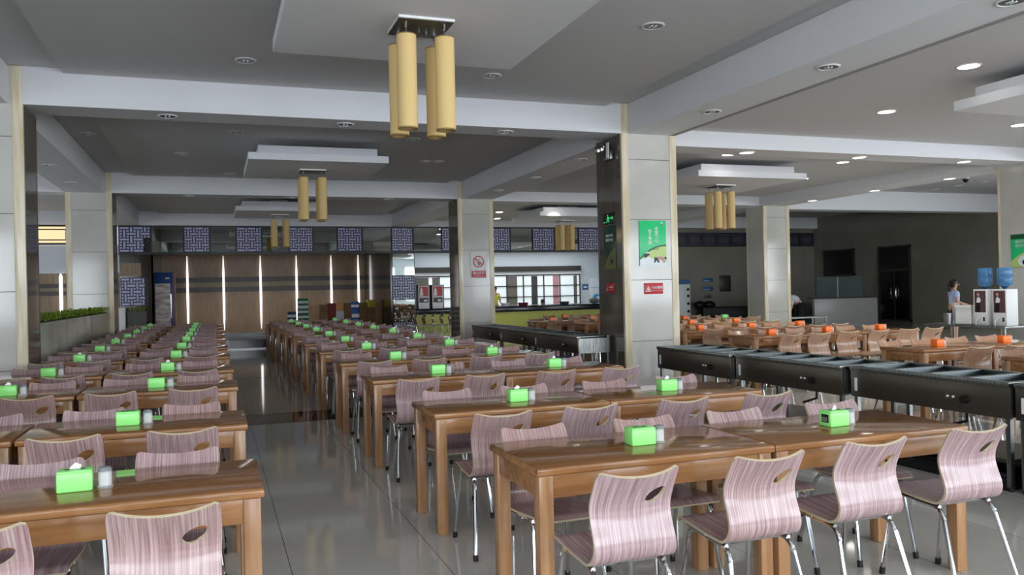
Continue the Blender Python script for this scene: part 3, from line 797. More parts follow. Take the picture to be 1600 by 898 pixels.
# ================================================================ THE TWO MAIN BLOCKS
RY_ = [3.20, 4.90, 7.00, 8.89, 10.77, 12.68, 14.65, 16.60, 18.50, 20.40, 22.35]
LY_ = [3.34, 5.06, 7.16, 8.85, 10.80, 12.68, 14.65, 16.60, 18.50, 20.40, 22.35]
T = 1.197
XR, XLt = 1.244, 0.167
jit = lambda a: random.uniform(-a, a)
ROWS = ['nearest row'] + ['%s row' % o for o in ORD[1:10]] + ['farthest row']
def seats(side_txt, x_list, yf, far, grp, extra_off=None, offs=None):
    for i, (x, nm) in enumerate(x_list):
        off = extra_off if extra_off is not None else 0.44
        if offs: off = offs[i]
        put_chair(x+jit(.012), yf-off+jit(.02), jit(.03), 'pink striped chair, near side, %s, %s' % (nm, side_txt), grp, far)
        put_chair(x+jit(.012), yf+TD+0.035+jit(.012), PI+jit(.03), 'pink striped chair, far side, %s, %s' % (nm, side_txt), grp, far)
for i, y in enumerate(RY_):
    row = '%s right of the aisle' % ROWS[i]; far = i >= 5
    for k in range(2):
        where = ('aisle table', 'inner table')[k]
        xc = XR+T*(k+.5); lab = 'varnished pine dining table, %s, %s' % (where, row)
        put_table(xc, y+TD/2, T-.006, lab, 'pine tables right of the aisle')
        bx = xc+(.05 if k == 0 else .0); by = y+TD/2-.02
        pb = put_box(bx, by, 'green tissue box on the %s, %s' % (where, row), 'green tissue boxes', 'green_plastic', k == 1 or i % 3 == 1, jit(.06))
        if i == 0 and k == 1: pb_label = pb
        put_pick(bx+.105, by+.005, 'clear toothpick holder on the %s, %s' % (where, row), 'toothpick holders')
    xs = [(XR+.275, 'first seat from the aisle'), (XR+.84, 'second seat from the aisle'), (XR+T+.275, 'third seat from the aisle'), (XR+T+.90, 'fourth seat from the aisle')]
    if i == 0: xs = [(XR+.252, xs[0][1]), (XR+.88, xs[1][1]), (XR+1.465, xs[2][1]), (XR+2.12, xs[3][1])]
    seats(row, xs, y, far, 'chairs right of the aisle', .44 if i < 2 else .5, (.37, .36, .30, .27) if i == 0 else None)
lw = MB().box(-.0645, -.0628, -.028, .022, .022, .064).build('label_window', 'black', None)
lw.parent = pb_label; MB().box(-.0652, -.0645, -.020, .018, .027, .050).build('paper_label', 'grey_cloth', lw)
for i, y in enumerate(LY_):
    row = '%s left of the aisle' % ROWS[i]; far = i >= 5
    put_table(XLt-T/2, y+TD/2, T-.006, 'varnished pine dining table, aisle table, %s' % row, 'pine tables left of the aisle')
    bx = XLt-T/2-.0 + (-.10 if i < 1 else (-.065 if i < 2 else -.04)); by = y+TD/2-.02
    put_box(bx, by, 'green tissue box on the aisle table, %s' % row, 'green tissue boxes', 'green_plastic', i % 3 == 0, jit(.06))
    put_pick(bx+.105, by+.005, 'clear toothpick holder on the aisle table, %s' % row, 'toothpick holders')
    xs = [(XLt-.33, 'first seat from the aisle'), (XLt-.90, 'second seat from the aisle')]
    if i >= 1:
        put_table(XLt-T-.01-.5, y+TD/2, .99, 'short pine dining table, wall-side table, %s' % row, 'pine tables left of the aisle')
        bx = -1.55
        if i >= 2:
            put_box(bx, by, 'green tissue box on the wall-side table, %s' % row, 'green tissue boxes', 'green_plastic', i % 2 == 0, jit(.06))
            put_pick(bx+.105, by+.005, 'clear toothpick holder on the wall-side table, %s' % row, 'toothpick holders')
        xs += [(XLt-T-.27, 'third seat from the aisle'), (XLt-T-.75, 'fourth seat from the aisle')]
    seats(row, xs, y, far, 'chairs left of the aisle', (.36, .36, .40)[i] if i < 3 else .48)

# ================================================================ STEAM TABLES (stainless serving counters)
def steam_proto(L, wd, H):
    t = thing('steam_table', 'x', 'serving counter', (0, 0, 0))       # runs along local Y from 0 to L; front face at x = 0
    tp = MB(); e = .05
    tp.box(-.015, e, 0, L, H-.035, H); tp.box(wd-e, wd, 0, L, H-.035, H)
    n_ = 4; pit = (L-.06)/n_
    for k in range(n_+1): tp.box(e, wd-e, k*pit+.0, k*pit+.06, H-.02, H-.001)
    tp.build('worktop', 'brushed_steel', t, bevel=.003)
    for k in range(n_):
        y0, y1 = k*pit+.06, (k+1)*pit; w = MB(); z0 = H-.13
        w.add([(e, y0, H-.004), (wd-e, y0, H-.004), (wd-e, y1, H-.004), (e, y1, H-.004), (e+.02, y0+.02, z0), (wd-e-.02, y0+.02, z0), (wd-e-.02, y1-.02, z0), (e+.02, y1-.02, z0)],
              [(0, 1, 5, 4), (1, 2, 6, 5), (2, 3, 7, 6), (3, 0, 4, 7), (4, 5, 6, 7)])
        w.build('food_well', 'well_steel', t)
    MB().box(0.0, .02, .0, L, H-.26, H-.035).build('front_panel', 'steel_front', t, bevel=.002)
    MB().box(wd-.02, wd, .0, L, H-.26, H-.035).build('rear_panel', 'steel_front', t)
    for y in (.0, L-.015): MB().box(.02, wd-.02, y, y+.015, H-.26, H-.035).build('end_panel', 'brushed_steel', t)
    kn = MB(); kn.tube([(0, L*.24, H-.16), (-.03, L*.24, H-.16)], .03, 14); kn.build('control_knob', 'black', t, smooth=True)
    lm = MB()
    for q in (.10, .15): lm.tube([(0, L*.24+q, H-.15), (-.012, L*.24+q, H-.15)], .009, 8)
    lm.build('indicator_lamp', 'white', t, smooth=True)
    MB().box(-.003, 0, .03, .06, H-.21, H-.10).rb if False else MB().box(-.003, 0, L-.075, L-.045, H-.21, H-.10).build('paper_tag', 'white', t)
    for x in (.02, wd-.055):
        for y in (.02, L-.055):
            lg = MB().box(x, x+.035, y, y+.035, .03, H-.26).build('leg', 'brushed_steel', t)
            MB().lathe([(.018, 0), (.022, .03)], 10, x+.0175, y+.0175).build('foot', 'rubber', lg)
    MB().box(.03, wd-.03, .03, L-.03, .20, .225).build('lower_shelf', 'steel_front', t)
    MB().tube([(.12, L*.3, H-.26), (.12, L*.3, H-.34), (.12, L*.42, H-.40)], .012, 8).build('drain_pipe', 'black', t, smooth=True)
    return t
st = steam_proto(1.50, .66, .775)
st.location = (5.02, 7.28, 0); st.rotation_euler = (0, 0, .0)
st['label'] = 'stainless steam table, left end of the near serving line beside the poster column'; st['group'] = 'stainless steam tables'
dup(st, (5.10, 5.76, 0), .02, 'stainless steam table in the middle of the near serving line')
u2 = dup(st, (5.20, 4.23, 0), .02, 'stainless steam table at the right edge of the near serving line')
MB().box(.02, .6, .05, 1.45, .0, .13).build('kick_base', 'black_gloss', u2, bevel=.01)
u3 = dup(st, (5.24, 2.70, 0), .02, 'stainless steam table nearest the camera, mostly cut by the right edge of the photo')
MB().box(.02, .6, .05, 1.45, .0, .30).build('lower_cabinet', 'black_gloss', u3, bevel=.01)
s2 = steam_proto(1.80, .55, .765); s2.location = (5.15, 11.95-.55, 0)
s2['label'] = 'far steam table closest to the poster column'; s2['group'] = 'stainless steam tables'
dup(s2, (5.15, 13.22, 0), 0, 'far steam table in the middle of the far serving line')
dup(s2, (5.15, 15.04, 0), 0, 'far steam table at the left end by the no smoking column')

# ================================================================ RIGHT-HAND DINING AREA
ZR = [(5.25, 1, 7.12, 'foremost right-hand row'), (6.86, 2, 7.18, 'second right-hand row'), (9.86, 3, 7.2, 'third right-hand row'), (11.75, 3, 7.2, 'fourth right-hand row'),
      (13.65, 3, 7.2, 'fifth right-hand row'), (15.55, 4, 7.2, 'sixth right-hand row'), (17.4, 4, 6.85, 'seventh right-hand row'), (19.1, 2, 7.9, 'eighth right-hand row')]
ZL = 1.02
NTH = ['left end table', 'second table', 'third table', 'fourth table']
for ri, (y, n_, x0, row) in enumerate(ZR):
    for k in range(n_):
        xc = x0+ZL*(k+.5)
        put_table(xc, y+TD/2, ZL-.006, 'pine dining table beyond the steam tables, %s, %s' % (NTH[k], row), 'pine tables in the right-hand area')
        m = 'green_plastic' if (ri >= 5 and k == 3) else 'orange_plastic'
        if ri > 0:
            put_box(xc, y+TD/2-.03, '%s tissue box on the %s, %s' % ('green' if m[0] == 'g' else 'orange', NTH[k], row), 'tissue boxes in the right-hand area', m, False, jit(.08))
            put_pick(xc+.10, y+TD/2-.02, 'toothpick holder on the %s, %s' % (NTH[k], row), 'toothpick holders')
        for j, sx2 in enumerate((.26, .76)):
            nm = '%s seat, %s, %s' % (('left', 'right')[j], NTH[k], row)
            put_chair(x0+ZL*k+sx2+jit(.015), y-.47+jit(.03), jit(.05), 'tan striped chair, near side, %s' % nm, 'chairs in the right-hand area', 't')
            put_chair(x0+ZL*k+sx2+jit(.015), y+TD+.09+jit(.02), PI+jit(.05), 'tan striped chair, far side, %s' % nm, 'chairs in the right-hand area', 't')
# chairs standing sideways before the serving counter
for k in range(7):
    put_chair(5.62+.27*k, 25.3-.05*k, PI/2+jit(.1), 'brown chair turned sideways before the serving counter, %s from the left' % ORD[k], 'sideways chairs before the counter', 't')
hb = thing('handbag', 'black handbag with two loop handles on the foremost right-hand table', 'bag', (7.38, 5.5, .75), .3)
MB().box(-.16, .16, -.07, .07, 0, .2).build('bag_body', 'bag_black', hb, bevel=.03, seg=3)
for y in (-.04, .04):
    MB().tube([(-.09*math.cos(a), y, .19+.15*math.sin(a)) for a in [PI*i/10 for i in range(11)]], .008, 6).build('handle', 'bag_black', hb, smooth=True)

# ================================================================ PLANTERS ON THE LEFT
def planter(y0, y1, label):
    x0, x1 = -2.46, -2.17
    t = thing('planter', label, 'planter', ((x0+x1)/2, (y0+y1)/2, 0)); hx, hy = (x1-x0)/2, (y1-y0)/2
    MB().box(-hx, hx, -hy, hy, 0, 1.19).build('planter_box', 'planter_tile', t, bevel=.004)
    for q in (-hy/3, hy/3): MB().box(hx, hx+.001, q-.003, q+.003, 0, 1.19).build('tile_joint', 'joint', t)
    MB().box(-hx+.03, hx-.03, -hy+.03, hy-.03, 1.18, 1.205).build('soil', 'soil_green', t)
    f = MB()
    for k in range(int((y1-y0)*260)):
        bx, by = random.uniform(-hx+.02, hx+.01), random.uniform(-hy+.02, hy-.02)
        hgt = random.uniform(.0, .11)*(0.5+0.8*mnoise.noise((by*2.1, bx*3, 3.3))**2+.3); a = random.random()*6.28; L_ = random.uniform(.03, .06); w = L_*.35; tz = random.uniform(-.01, .03)
        c, s_ = math.cos(a), math.sin(a); z = 1.2+hgt
        f.add([(bx, by, z), (bx+c*L_*.5-s_*w, by+s_*L_*.5+c*w, z+tz+.01), (bx+c*L_, by+s_*L_, z+tz), (bx+c*L_*.5+s_*w, by+s_*L_*.5-c*w, z+tz+.008)], [(0, 1, 2, 3)])
    o = f.build('foliage', 'leaf', t); o['kind'] = 'stuff'
    return t
planter(Y1+.78, Y2-.02, 'long tiled planter with low green plants between the two left columns')
planter(3.6, 9.05, 'tiled planter at the left edge of the photo before the nearest left column')

# ================================================================ SIGNS
FR = (PI/2, 0, 0)                    # faces -Y
def sign(name, label, x0, x1, z0, z1, y, m, cat='sign', th=.012):
    t = thing(name, label, cat, ((x0+x1)/2, y, z0))
    MB().box(-(x1-x0)/2, (x1-x0)/2, 0, th, 0, z1-z0).build('panel', m, t, bevel=.002)
    return t
def flat(parent, name, polys, y=-.0012):
    mats = []; mb = MB()
    for i, (m, poly) in enumerate(polys):
        if m not in mats: mats.append(m)
        mb.mi(mats.index(m)); mb.add([(x, y-.0005*i, z) for x, z in poly], [tuple(range(len(poly)))])
    return mb.build(name, mats, parent)
def circ(cx, cz, r, n=24, a0=0, a1=2*PI, rz=None): return [(cx+r*math.cos(a0+(a1-a0)*k/n), cz+(rz or r)*math.sin(a0+(a1-a0)*k/n)) for k in range(n+(a1-a0 < 6.2))]
# farming poster on the centre column
def farm_poster(t, w, h):
    hill = [(-w/2, 0), (w/2, 0), (w/2, h*.47)]+[(w/2-w*k/12, h*(.47-.30*(k/12)**2.2)) for k in range(1, 13)]
    field = [(-w/2, 0), (w/2, 0), (w/2, h*.43)]+[(w/2-w*k/12, h*(.43-.31*(k/12)**2.2)) for k in range(1, 13)]
    water = [(-w/2, 0), (w/2, 0), (w/2, h*.08), (w*.1, h*.14), (-w*.2, h*.20), (-w/2, h*.14)]
    P = [('sign_dark_green', hill), ('sign_lime', field), ('sign_pale', water),
         ('black', [(-w*.36, h*.20), (-w*.32, h*.29), (-w*.18, h*.29), (-w*.12, h*.24), (-w*.2, h*.22), (-w*.28, h*.17)]),
         ('sign_pale', [(-w*.34, h*.28), (-w*.2, h*.31), (-w*.10, h*.27), (-w*.2, h*.275)]),
         ('black', [(w*.02, h*.07), (w*.04, h*.19), (w*.16, h*.18), (w*.24, h*.07), (w*.17, h*.07), (w*.11, h*.12), (w*.07, h*.07)]),
         ('pink_shirt', [(w*.12, h*.19), (w*.3, h*.21), (w*.42, h*.16), (w*.44, h*.06), (w*.38, h*.06), (w*.34, h*.13), (w*.16, h*.16)]),
         ('black', circ(w*.46, h*.17, w*.045, 12)), ('sign_pale', circ(w*.34, h*.93, w*.055, 12, 0, PI)), ('sign_red', circ(w*.34, h*.925, w*.03, 10))]
    for k in range(3): P.append(('black', circ(-w*.06+w*.11*k, h*(.365+.004*k), w*.025, 8)))
    flat(t, 'poster_print', P)
t = sign('poster', 'bright green farming poster on the front of the nearest centre column', 6.005, 6.46, 1.81, 2.49, Y1-.004, 'sign_green', 'poster')
farm_poster(t, .455, .68)
text('天地粮心', .062, 'white', t, (.06, -.004, .47), FR, vertical=True, bold=.0012); text('珍食惠福', .062, 'white', t, (-.05, -.004, .43), FR, vertical=True, bold=.0012)
t = sign('warning_sign', 'red wet floor warning sign under the green poster on the column front', 6.075, 6.39, 1.385, 1.55, Y1-.004, 'sign_red')
flat(t, 'warning_symbol', [('white', [(-.145, .035), (-.045, .035), (-.095, .125)]), ('sign_red', [(-.13, .044), (-.06, .044), (-.095, .108)]), ('white', [(-.11, .052), (-.085, .052), (-.08, .075), (-.098, .09), (-.104, .07)])])
text('小心地滑', .045, 'white', t, (.055, -.004, .095), FR, bold=.0008); text('CAUTION WET FLOOR', .019, 'white', t, (.05, -.004, .045), FR)
# left face of the centre column (faces -X): local x runs towards -Y
LF = -PI/2
def sign_left(name, label, y0, y1, z0, z1, m, cat='sign', th=.012):
    t = thing(name, label, cat, (XC0-.013, (y0+y1)/2, z0), LF); w = y1-y0
    MB().box(-w/2, w/2, 0, th, 0, z1-z0).build('panel', m, t, bevel=.002); return t
t = sign_left('exit_sign', 'dark exit sign with green running man on the dark side of the centre column', 11.24, 11.62, 2.47, 2.64, 'black', 'exit sign', .02)
flat(t, 'running_man', [('exit_glow', circ(-.02, .135, .014, 10)), ('exit_glow', [(-.06, .09), (-.02, .12), (.02, .11), (.05, .085), (.045, .075), (.01, .09), (.0, .07), (.03, .045), (.025, .02), (.012, .02), (.012, .04), (-.02, .06), (-.05, .03), (-.075, .03), (-.03, .075), (-.03, .1), (-.055, .08)]),
     ('exit_glow', [(.07, .08), (.12, .08), (.12, .06), (.16, .09), (.12, .12), (.12, .10), (.07, .10)]), ('exit_glow', [(-.17, .03), (-.10, .03), (-.10, .04), (-.17, .04)])])
t = sign_left('poster', 'narrow dark green poster below the exit sign on the column side', 11.22, 11.60, 1.78, 2.45, 'poster_green', 'poster')
w, h = .38, .67
flat(t, 'poster_print', [('poster_lime', [(-w/2, 0), (w/2, 0), (w/2, h*.45)]+[(w/2-w*k/10, h*(.45-.40*(k/10)**2)) for k in range(1, 11)]), ('grey_cloth', circ(w*.15, h*.2, w*.22, 16)), ('black', circ(w*.16, h*.17, w*.10, 12))])
text('谁知盘中餐', .05, 'white', t, (0, -.004, h*.76), FR, bold=.0008); text('粒粒皆辛苦', .05, 'white', t, (0, -.004, h*.66), FR, bold=.0008)
t = sign_left('warning_sign', 'small dark red sign low on the dark side of the centre column', 11.30, 11.57, 1.42, 1.56, 'sign_red')
flat(t, 'warning_symbol', [('white', [(-.12, .03), (-.05, .03), (-.085, .10)]), ('sign_red', [(-.108, .037), (-.062, .037), (-.085, .086)])])
text('小心地滑', .036, 'white', t, (.045, -.004, .08), FR); text('CAUTION', .018, 'white', t, (.045, -.004, .04), FR)
t = thing('emergency_light', 'twin head emergency light at the top of the centre column side', 'light', (XC0-.013, 11.36, 3.44), LF)
MB().box(-.10, .16, -.06, 0, 0, .13).build('housing', 'brushed_steel', t, bevel=.006)
MB().box(.04, .12, -.075, -.06, .02, .26).build('bracket', 'white', t, bevel=.004)
for x in (-.14, -.02):
    h_ = MB().lathe([(.02, -.05), (.045, .0), (.055, .05), (.05, .055), (0, .045)], 16).build('lamp_head', 'chrome', t, smooth=True); h_.location = (x, -.09, .21); h_.rotation_euler = (1.9, 0, .5)
# no smoking sign on the second centre column
t = sign('no_smoking_sign', 'white no smoking sign with red ring on the far centre column', 6.04, 6.46, 1.80, 2.46, Y2-.004, 'white')
ring = []
for k in range(32):
    a, b2 = 2*PI*k/32, 2*PI*(k+1)/32; ring.append(('sign_red', [(.145*math.cos(a), .42+.145*math.sin(a)), (.145*math.cos(b2), .42+.145*math.sin(b2)), (.118*math.cos(b2), .42+.118*math.sin(b2)), (.118*math.cos(a), .42+.118*math.sin(a))]))
flat(t, 'prohibition_symbol', [('sign_red', [(-.19, .02), (.19, .02), (.19, .19), (-.19, .19)]), ('black', [(-.02, .34), (.02, .32), (.035, .375), (.0, .385)]), ('grey_cloth', [(-.06, .40), (-.045, .375), (0, .38), (-.005, .395)]), ('grey_cloth', [(.0, .48), (.04, .45), (.05, .46), (.01, .495)])])
flat(t, 'red_ring', ring+[('sign_red', [(-.11, .50), (-.09, .52), (.11, .34), (.09, .32)])], -.004)
text('禁止吸烟', .075, 'white', t, (0, -.006, .125), FR, bold=.0012); text('NO SMOKING', .034, 'white', t, (0, -.006, .055), FR)
t = thing('poster', 'green poster with two lines of white writing on the right edge column', 'poster', (14.785, 11.69, 1.72), LF)
MB().box(-.25, .25, 0, .012, 0, .64).build('panel', 'sign_green', t, bevel=.002)
w, h = .50, .64
flat(t, 'header_band', [('sign_dark_green', [(-w/2, h*.85), (w/2, h*.85), (w/2, h), (-w/2, h)])])
flat(t, 'poster_print', [('sign_lime', [(-w/2, 0), (w/2, 0), (w/2, h*.50)]+[(w/2-w*k/10, h*(.50-.33*(k/10)**2)) for k in range(1, 11)]), ('sign_pale', circ(.05, h*.18, w*.3, 20, rz=h*.17)), ('black', circ(.04, h*.14, .05, 12)), ('pink_shirt', circ(.10, h*.14, .04, 12))])
text('谁知盘中餐', .062, 'white', t, (0, -.004, h*.76), FR, bold=.001); text('粒粒皆辛苦', .062, 'white', t, (0, -.004, h*.64), FR, bold=.001)

# ================================================================ SERVING COUNTER AND KITCHEN
t = thing('serving_counter', 'long serving counter with black top band and olive green front', 'counter', (11.1, 29.3, 0))
MB().box(-4.4, 4.4, -.25, .35, .0, .66).build('front_panel', 'olive_front', t)
MB().box(-4.42, 4.45, -.30, .38, .66, .87).build('counter_top', 'counter_black', t, bevel=.006)
t = thing('shutter_box', 'dark brown ribbed shutter housing above the serving windows', 'shutter', (11.0, 31.88, 2.24))
for k in range(3): MB().box(-3.6, 3.6, -.12+.02*k, .1, .07*k, .07*k+.062).build('slat', 'grid_brown', t)
t = thing('serving_window', 'wide dark gridded window wall behind the serving counter', 'window', (11.0, 31.95, .8))
MB().box(-3.6, 3.6, 0.0, .02, 0, 1.28).build('pane', 'window_pane', t)
g = MB(); g.box(-3.6, 3.6, -.05, 0, 1.25, 1.31); g.box(-3.6, 3.6, -.05, 0, 0, .04); g.box(-3.6, 3.6, -.05, 0, .83-.02, .83+.02); g.box(-3.6, 3.6, -.05, 0, .38-.02, .38+.02)
for x in (7.44, 8.43, 9.6, 10.4, 11.29, 12.02, 12.93, 13.66, 14.58): g.box(x-11-.02, x-11+.02, -.05, 0, 0, 1.3)
g.build('window_frame', 'grid_brown', t)
for x0, x1, m in ((7.45, 8.0, 'grey_cloth'), (8.15, 8.4, 'grey_cloth'), (9.9, 10.4, 'grey_cloth'), (11.32, 11.75, 'grey_cloth'), (12.38, 12.65, 'frame_dark'), (13.35, 13.62, 'pink_shirt'), (14.3, 14.45, 'grey_cloth')):
    MB().box(x0-11, x1-11, -.012, -.002, .05, 1.24).build('blind', m, t)
o = MB().box(7.4, 14.6, 31.86, 31.98, 2.10, 2.22).build('light_box', 'white'); tag(o, 'white strip between the shutter housing and the gridded windows', 'panel')
def drinks(x, label):
    t = thing('drink_machine', label, 'drink machine', (x, 29.22, .87))
    MB().box(-.24, .24, -.1, .25, 0, .86).build('housing', 'black', t, bevel=.01)
    MB().box(-.20, .20, -.115, -.1, .0, .22).build('base', 'white', t)
    flat(t, 'front_print', [('white', [(-.2, .2), (.2, .2), (.2, .84), (-.2, .84)]), ('sign_red', [(-.17, .45), (.17, .45), (.17, .80), (-.17, .80)]), ('black', [(-.17, .22), (.17, .22), (.17, .40), (-.17, .40)]), ('sign_pale', [(-.15, .47), (-.02, .47), (-.04, .70), (-.09, .78), (-.13, .68)]), ('sign_pale', [(.0, .26), (.12, .26), (.12, .33), (.0, .33)])], -.117)
drinks(7.10, 'left red and white drink machine on the serving counter')
drinks(7.62, 'right red and white drink machine on the serving counter beside the column')
o = MB().lathe([(.11, 0), (.11, .32), (.09, .40), (.03, .44), (.03, .47), (0, .48)], 16, 14.55, 29.35).build('steel_urn', 'steel', smooth=True); o.location.z = .87
tag(o, 'upright steel urn at the right end of the serving counter', 'urn')
t = sign('notice', 'small blue notice on the white wall right of the kitchen windows', 14.72, 15.0, 1.42, 1.66, 31.985, 'sign_blue'); flat(t, 'print', [('white', [(-.09, .08), (.09, .08), (.06, .15), (-.06, .15)])])
t = sign('banner', 'pale banner with a blue disc at the right end of the kitchen wall', 15.05, 15.58, .78, 1.9, 31.985, 'sign_pale', 'banner')
flat(t, 'print', [('cyan', circ(.08, .25, .20)), ('sign_pale', circ(.16, .27, .09)), ('cyan', [(-.2, .72), (.2, .72), (.2, .74), (-.2, .74)])])
def lump(name, x, y, z, sx2, sy2, sz, m, label, cat):
    o = MB().ball((0, 0, sz), sx2, sy2, sz, 14, 8).build(name, m, smooth=True); o.location = (x, y, z); tag(o, label, cat)
lump('food_cover', 14.0, 29.35, .87, .20, .18, .12, 'grey_cloth', 'dark round cover on the counter left of the steel urn', 'cover')
for i, (x, m, lab) in enumerate(((10.3, 'white', 'white tray of bowls on the counter left of the crouched cook'), (11.0, 'carton_red', 'red-lidded tub on the counter left of the crouched cook'), (12.7, 'brushed_steel', 'low steel tray on the counter right of the crouched cook'))):
    o = MB().lathe([(.16, 0), (.20, .12), (.19, .12), (.15, .012), (0, .012)], 18).build('serving_bowl', m, smooth=True); o.location = (x, 29.3, .87); tag(o, lab, 'bowl')

# ================================================================ LOBBY THINGS
t = thing('bench', 'low steel bench across the far end of the aisle', 'bench', (1.05, 24.2, 0))
MB().box(-.85, .85, -.2, .25, .27, .46).build('seat', 'bench_grey', t, bevel=.01)
MB().box(-.85, .85, -.17, .2, .04, .26).build('base', 'counter_black', t)
MB().box(-.85, .85, -.19, .2, .0, .035).build('bottom_rail', 'steel', t)
for x in (-.8, .72): MB().box(x, x+.08, -.18, .22, 0, .38).build('leg', 'brushed_steel', t)
def carton(x, y, z, w, d_, h, m, label, band=None):
    t = thing('carton', label, 'carton', (x, y, z), jit(.04), 'cartons stacked by the lobby wall')
    MB().box(-w/2, w/2, -d_/2, d_/2, 0, h).build('box', m, t, bevel=.006)
    if band: MB().box(-w/2-.001, w/2+.001, -d_/2-.002, d_/2, h*.3, h*.62).build('printed_band', band, t)
YC = 31.0
for k in range(5):
    carton(3.02, YC, k*.27, .36, .3, .265, 'carton_white' if k % 2 else 'carton_green', 'green and white carton, %s from the floor in the left stack' % ORD[k], 'carton_white' if k % 2 == 0 else 'carton_green')
for k in range(3): carton(2.62, YC, k*.29, .3, .3, .285, ('carton_navy', 'carton_white', 'carton_navy')[k], 'navy carton, %s from the floor beside the green and white stack' % ORD[k], ('carton_white', 'carton_navy', 'carton_white')[k])
for i, (x, hs, ms) in enumerate(((3.75, (.55, .55), ('carton', 'carton')), (4.05, (.57, .57), ('carton_red', 'carton_red')), (4.33, (.45, .4, .3), ('carton', 'carton_white', 'carton_orange')), (4.62, (.3, .5, .33), ('carton_navy', 'carton', 'carton')), (4.90, (.46, .42, .3), ('carton', 'carton_blue', 'carton_blue')), (5.20, (.58, .55), ('carton', 'carton')), (5.50, (.5, .45, .28), ('carton', 'carton', 'carton_yellow')))):
    z = 0
    for k, (h_, m) in enumerate(zip(hs, ms)):
        carton(x, YC, z, .29, .34, h_-.003, m, '%s carton, level %s up, in the %s pile of the right cluster' % ({'carton': 'brown', 'carton_red': 'dark red', 'carton_white': 'white', 'carton_orange': 'orange', 'carton_navy': 'navy', 'carton_blue': 'blue', 'carton_yellow': 'yellow'}[m], ('one', 'two', 'three')[k], ORD[i]), 'white' if m == 'carton_blue' else None); z += h_
t = thing('drinks_fridge', 'tall drinks fridge with blue header left of the brown lobby wall', 'fridge', (-1.56, 29.9, 0))
MB().box(-.32, .30, -.3, .3, 0, 2.32).build('cabinet', 'fridge_blue', t, bevel=.01)
MB().box(-.30, .16, -.315, -.3, .2, 1.95).build('glass_door', 'fridge_stock', t)
MB().box(.24, .31, -.31, .28, .05, 2.3).build('side_band', 'fridge_red', t)
MB().box(.02, .14, -.318, -.3, 2.1, 2.15).build('header_mark', 'white', t)
MB().box(.17, .19, -.335, -.315, .8, 1.6).build('door_handle', 'chrome', t)
o = MB().box(-2.84, -2.62, 27.9, 28.4, 0, 1.2).build('plinth', 'white', bevel=.01); tag(o, 'white plinth at the foot of the left end column', 'plinth')
t = thing('planter', 'dark green planter under the low lattice left of the drinks fridge', 'planter', (-2.3, 28.3, 0))
MB().box(-.28, .26, -.15, .15, 0, 1.08).build('planter_box', 'frame_dark', t); f = MB()
for k in range(120):
    bx, by, z = random.uniform(-.28, .26), random.uniform(-.15, .15), random.uniform(1.07, 1.2); a = random.random()*6.28
    f.add([(bx, by, z), (bx+.03*math.cos(a), by+.03*math.sin(a), z+.03), (bx+.06*math.cos(a), by+.06*math.sin(a), z), (bx+.03*math.cos(a)+.01, by+.03*math.sin(a)-.02, z+.01)], [(0, 1, 2, 3)])
f.build('foliage', 'leaf', t)['kind'] = 'stuff'

# ================================================================ FAR RIGHT
def win_right(name, y0, y1, z0, z1, m=None):
    t = MB(); q = .07
    t.box(23.93, 23.999, y0, y1, z0, z0+q).box(23.93, 23.999, y0, y1, z1-q, z1).box(23.93, 23.999, y0, y0+q, z0, z1).box(23.93, 23.999, y1-q, y1, z0, z1)
    o = struct(name, t, 'frame_dark'); MB().box(23.96, 23.995, y0+q, y1-q, z0+q, z1-q).build('pane', 'tinted', o); return o
win_right('window_10', 26.2, 27.95, 1.76, 2.83)
dr = win_right('door_1', 23.4, 24.95, 0.0, 2.82)
MB().box(23.92, 23.998, 23.42, 24.93, 1.86, 1.96).build('transom', 'frame_dark', dr)
MB().box(23.94, 23.962, 24.16, 24.19, .05, 1.86).build('meeting_stile', 'frame_dark', dr)
for y in (24.06, 24.29): MB().tube([(23.93, y, .85), (23.90, y, .9), (23.90, y, 1.2), (23.93, y, 1.25)], .014, 8).build('door_handle', 'chrome', dr, smooth=True)
t = thing('glass_booth', 'grey panelled booth with green glass screens before the right wall', 'booth', (19.7, 22.0, 0))
MB().box(-1.3, 1.3, -.05, .05, 0, .98).build('front_panel', 'booth_panel', t, bevel=.006)
MB().box(-1.32, 1.32, -.07, .3, .96, 1.0).build('ledge', 'frame_dark', t)
for x0, x1 in ((-1.15, -.32), (-.28, .75)):
    MB().box(x0, x1, 0, .012, 1.0, 1.67).build('glass_screen', 'glass', t)
MB().box(-.315, -.285, -.01, .03, 1.0, 1.68).build('post', 'steel', t)
o = MB().box(21.6, 23.9, 25.2, 25.6, 0, .8).build('sideboard', 'black_gloss', bevel=.01); tag(o, 'long black sideboard along the right wall behind the water table', 'cabinet')
o = MB().box(18.1, 22.6, 28.0, 28.5, 0, .62).build('sofa_base', 'black', bevel=.03); tag(o, 'long low black bench along the tiled far wall', 'bench')
for i, x in enumerate((18.1, 18.55)):
    o = MB().ball((0, 0, .12), .25, .2, .16).build('dark_bundle', 'bag_black', smooth=True); o.location = (x, 28.25, .60); tag(o, ('left', 'right')[i]+' dark bundle lying on the low black bench', 'bundle')
for i, (z0, z1) in enumerate(((1.63, 1.79), (1.27, 1.43))):
    t = sign('notice', ('upper', 'lower')[i]+' blue notice board on the tiled far wall', 18.46, 18.96, z0, z1, Y3-.012, 'sign_blue'); flat(t, 'print', [('sign_pale', [(-.2, .03), (.1, .03), (.1, .05), (-.2, .05)])])
sign('notice', 'small reddish notice under the blue boards on the far wall', 18.55, 18.85, .98, 1.1, Y3-.012, 'poster_plum')
sign('wall_panel', 'greenish grey access panel on the tiled far wall', 19.27, 19.8, 1.22, 1.88, Y3-.012, 'frame_dark', 'panel')
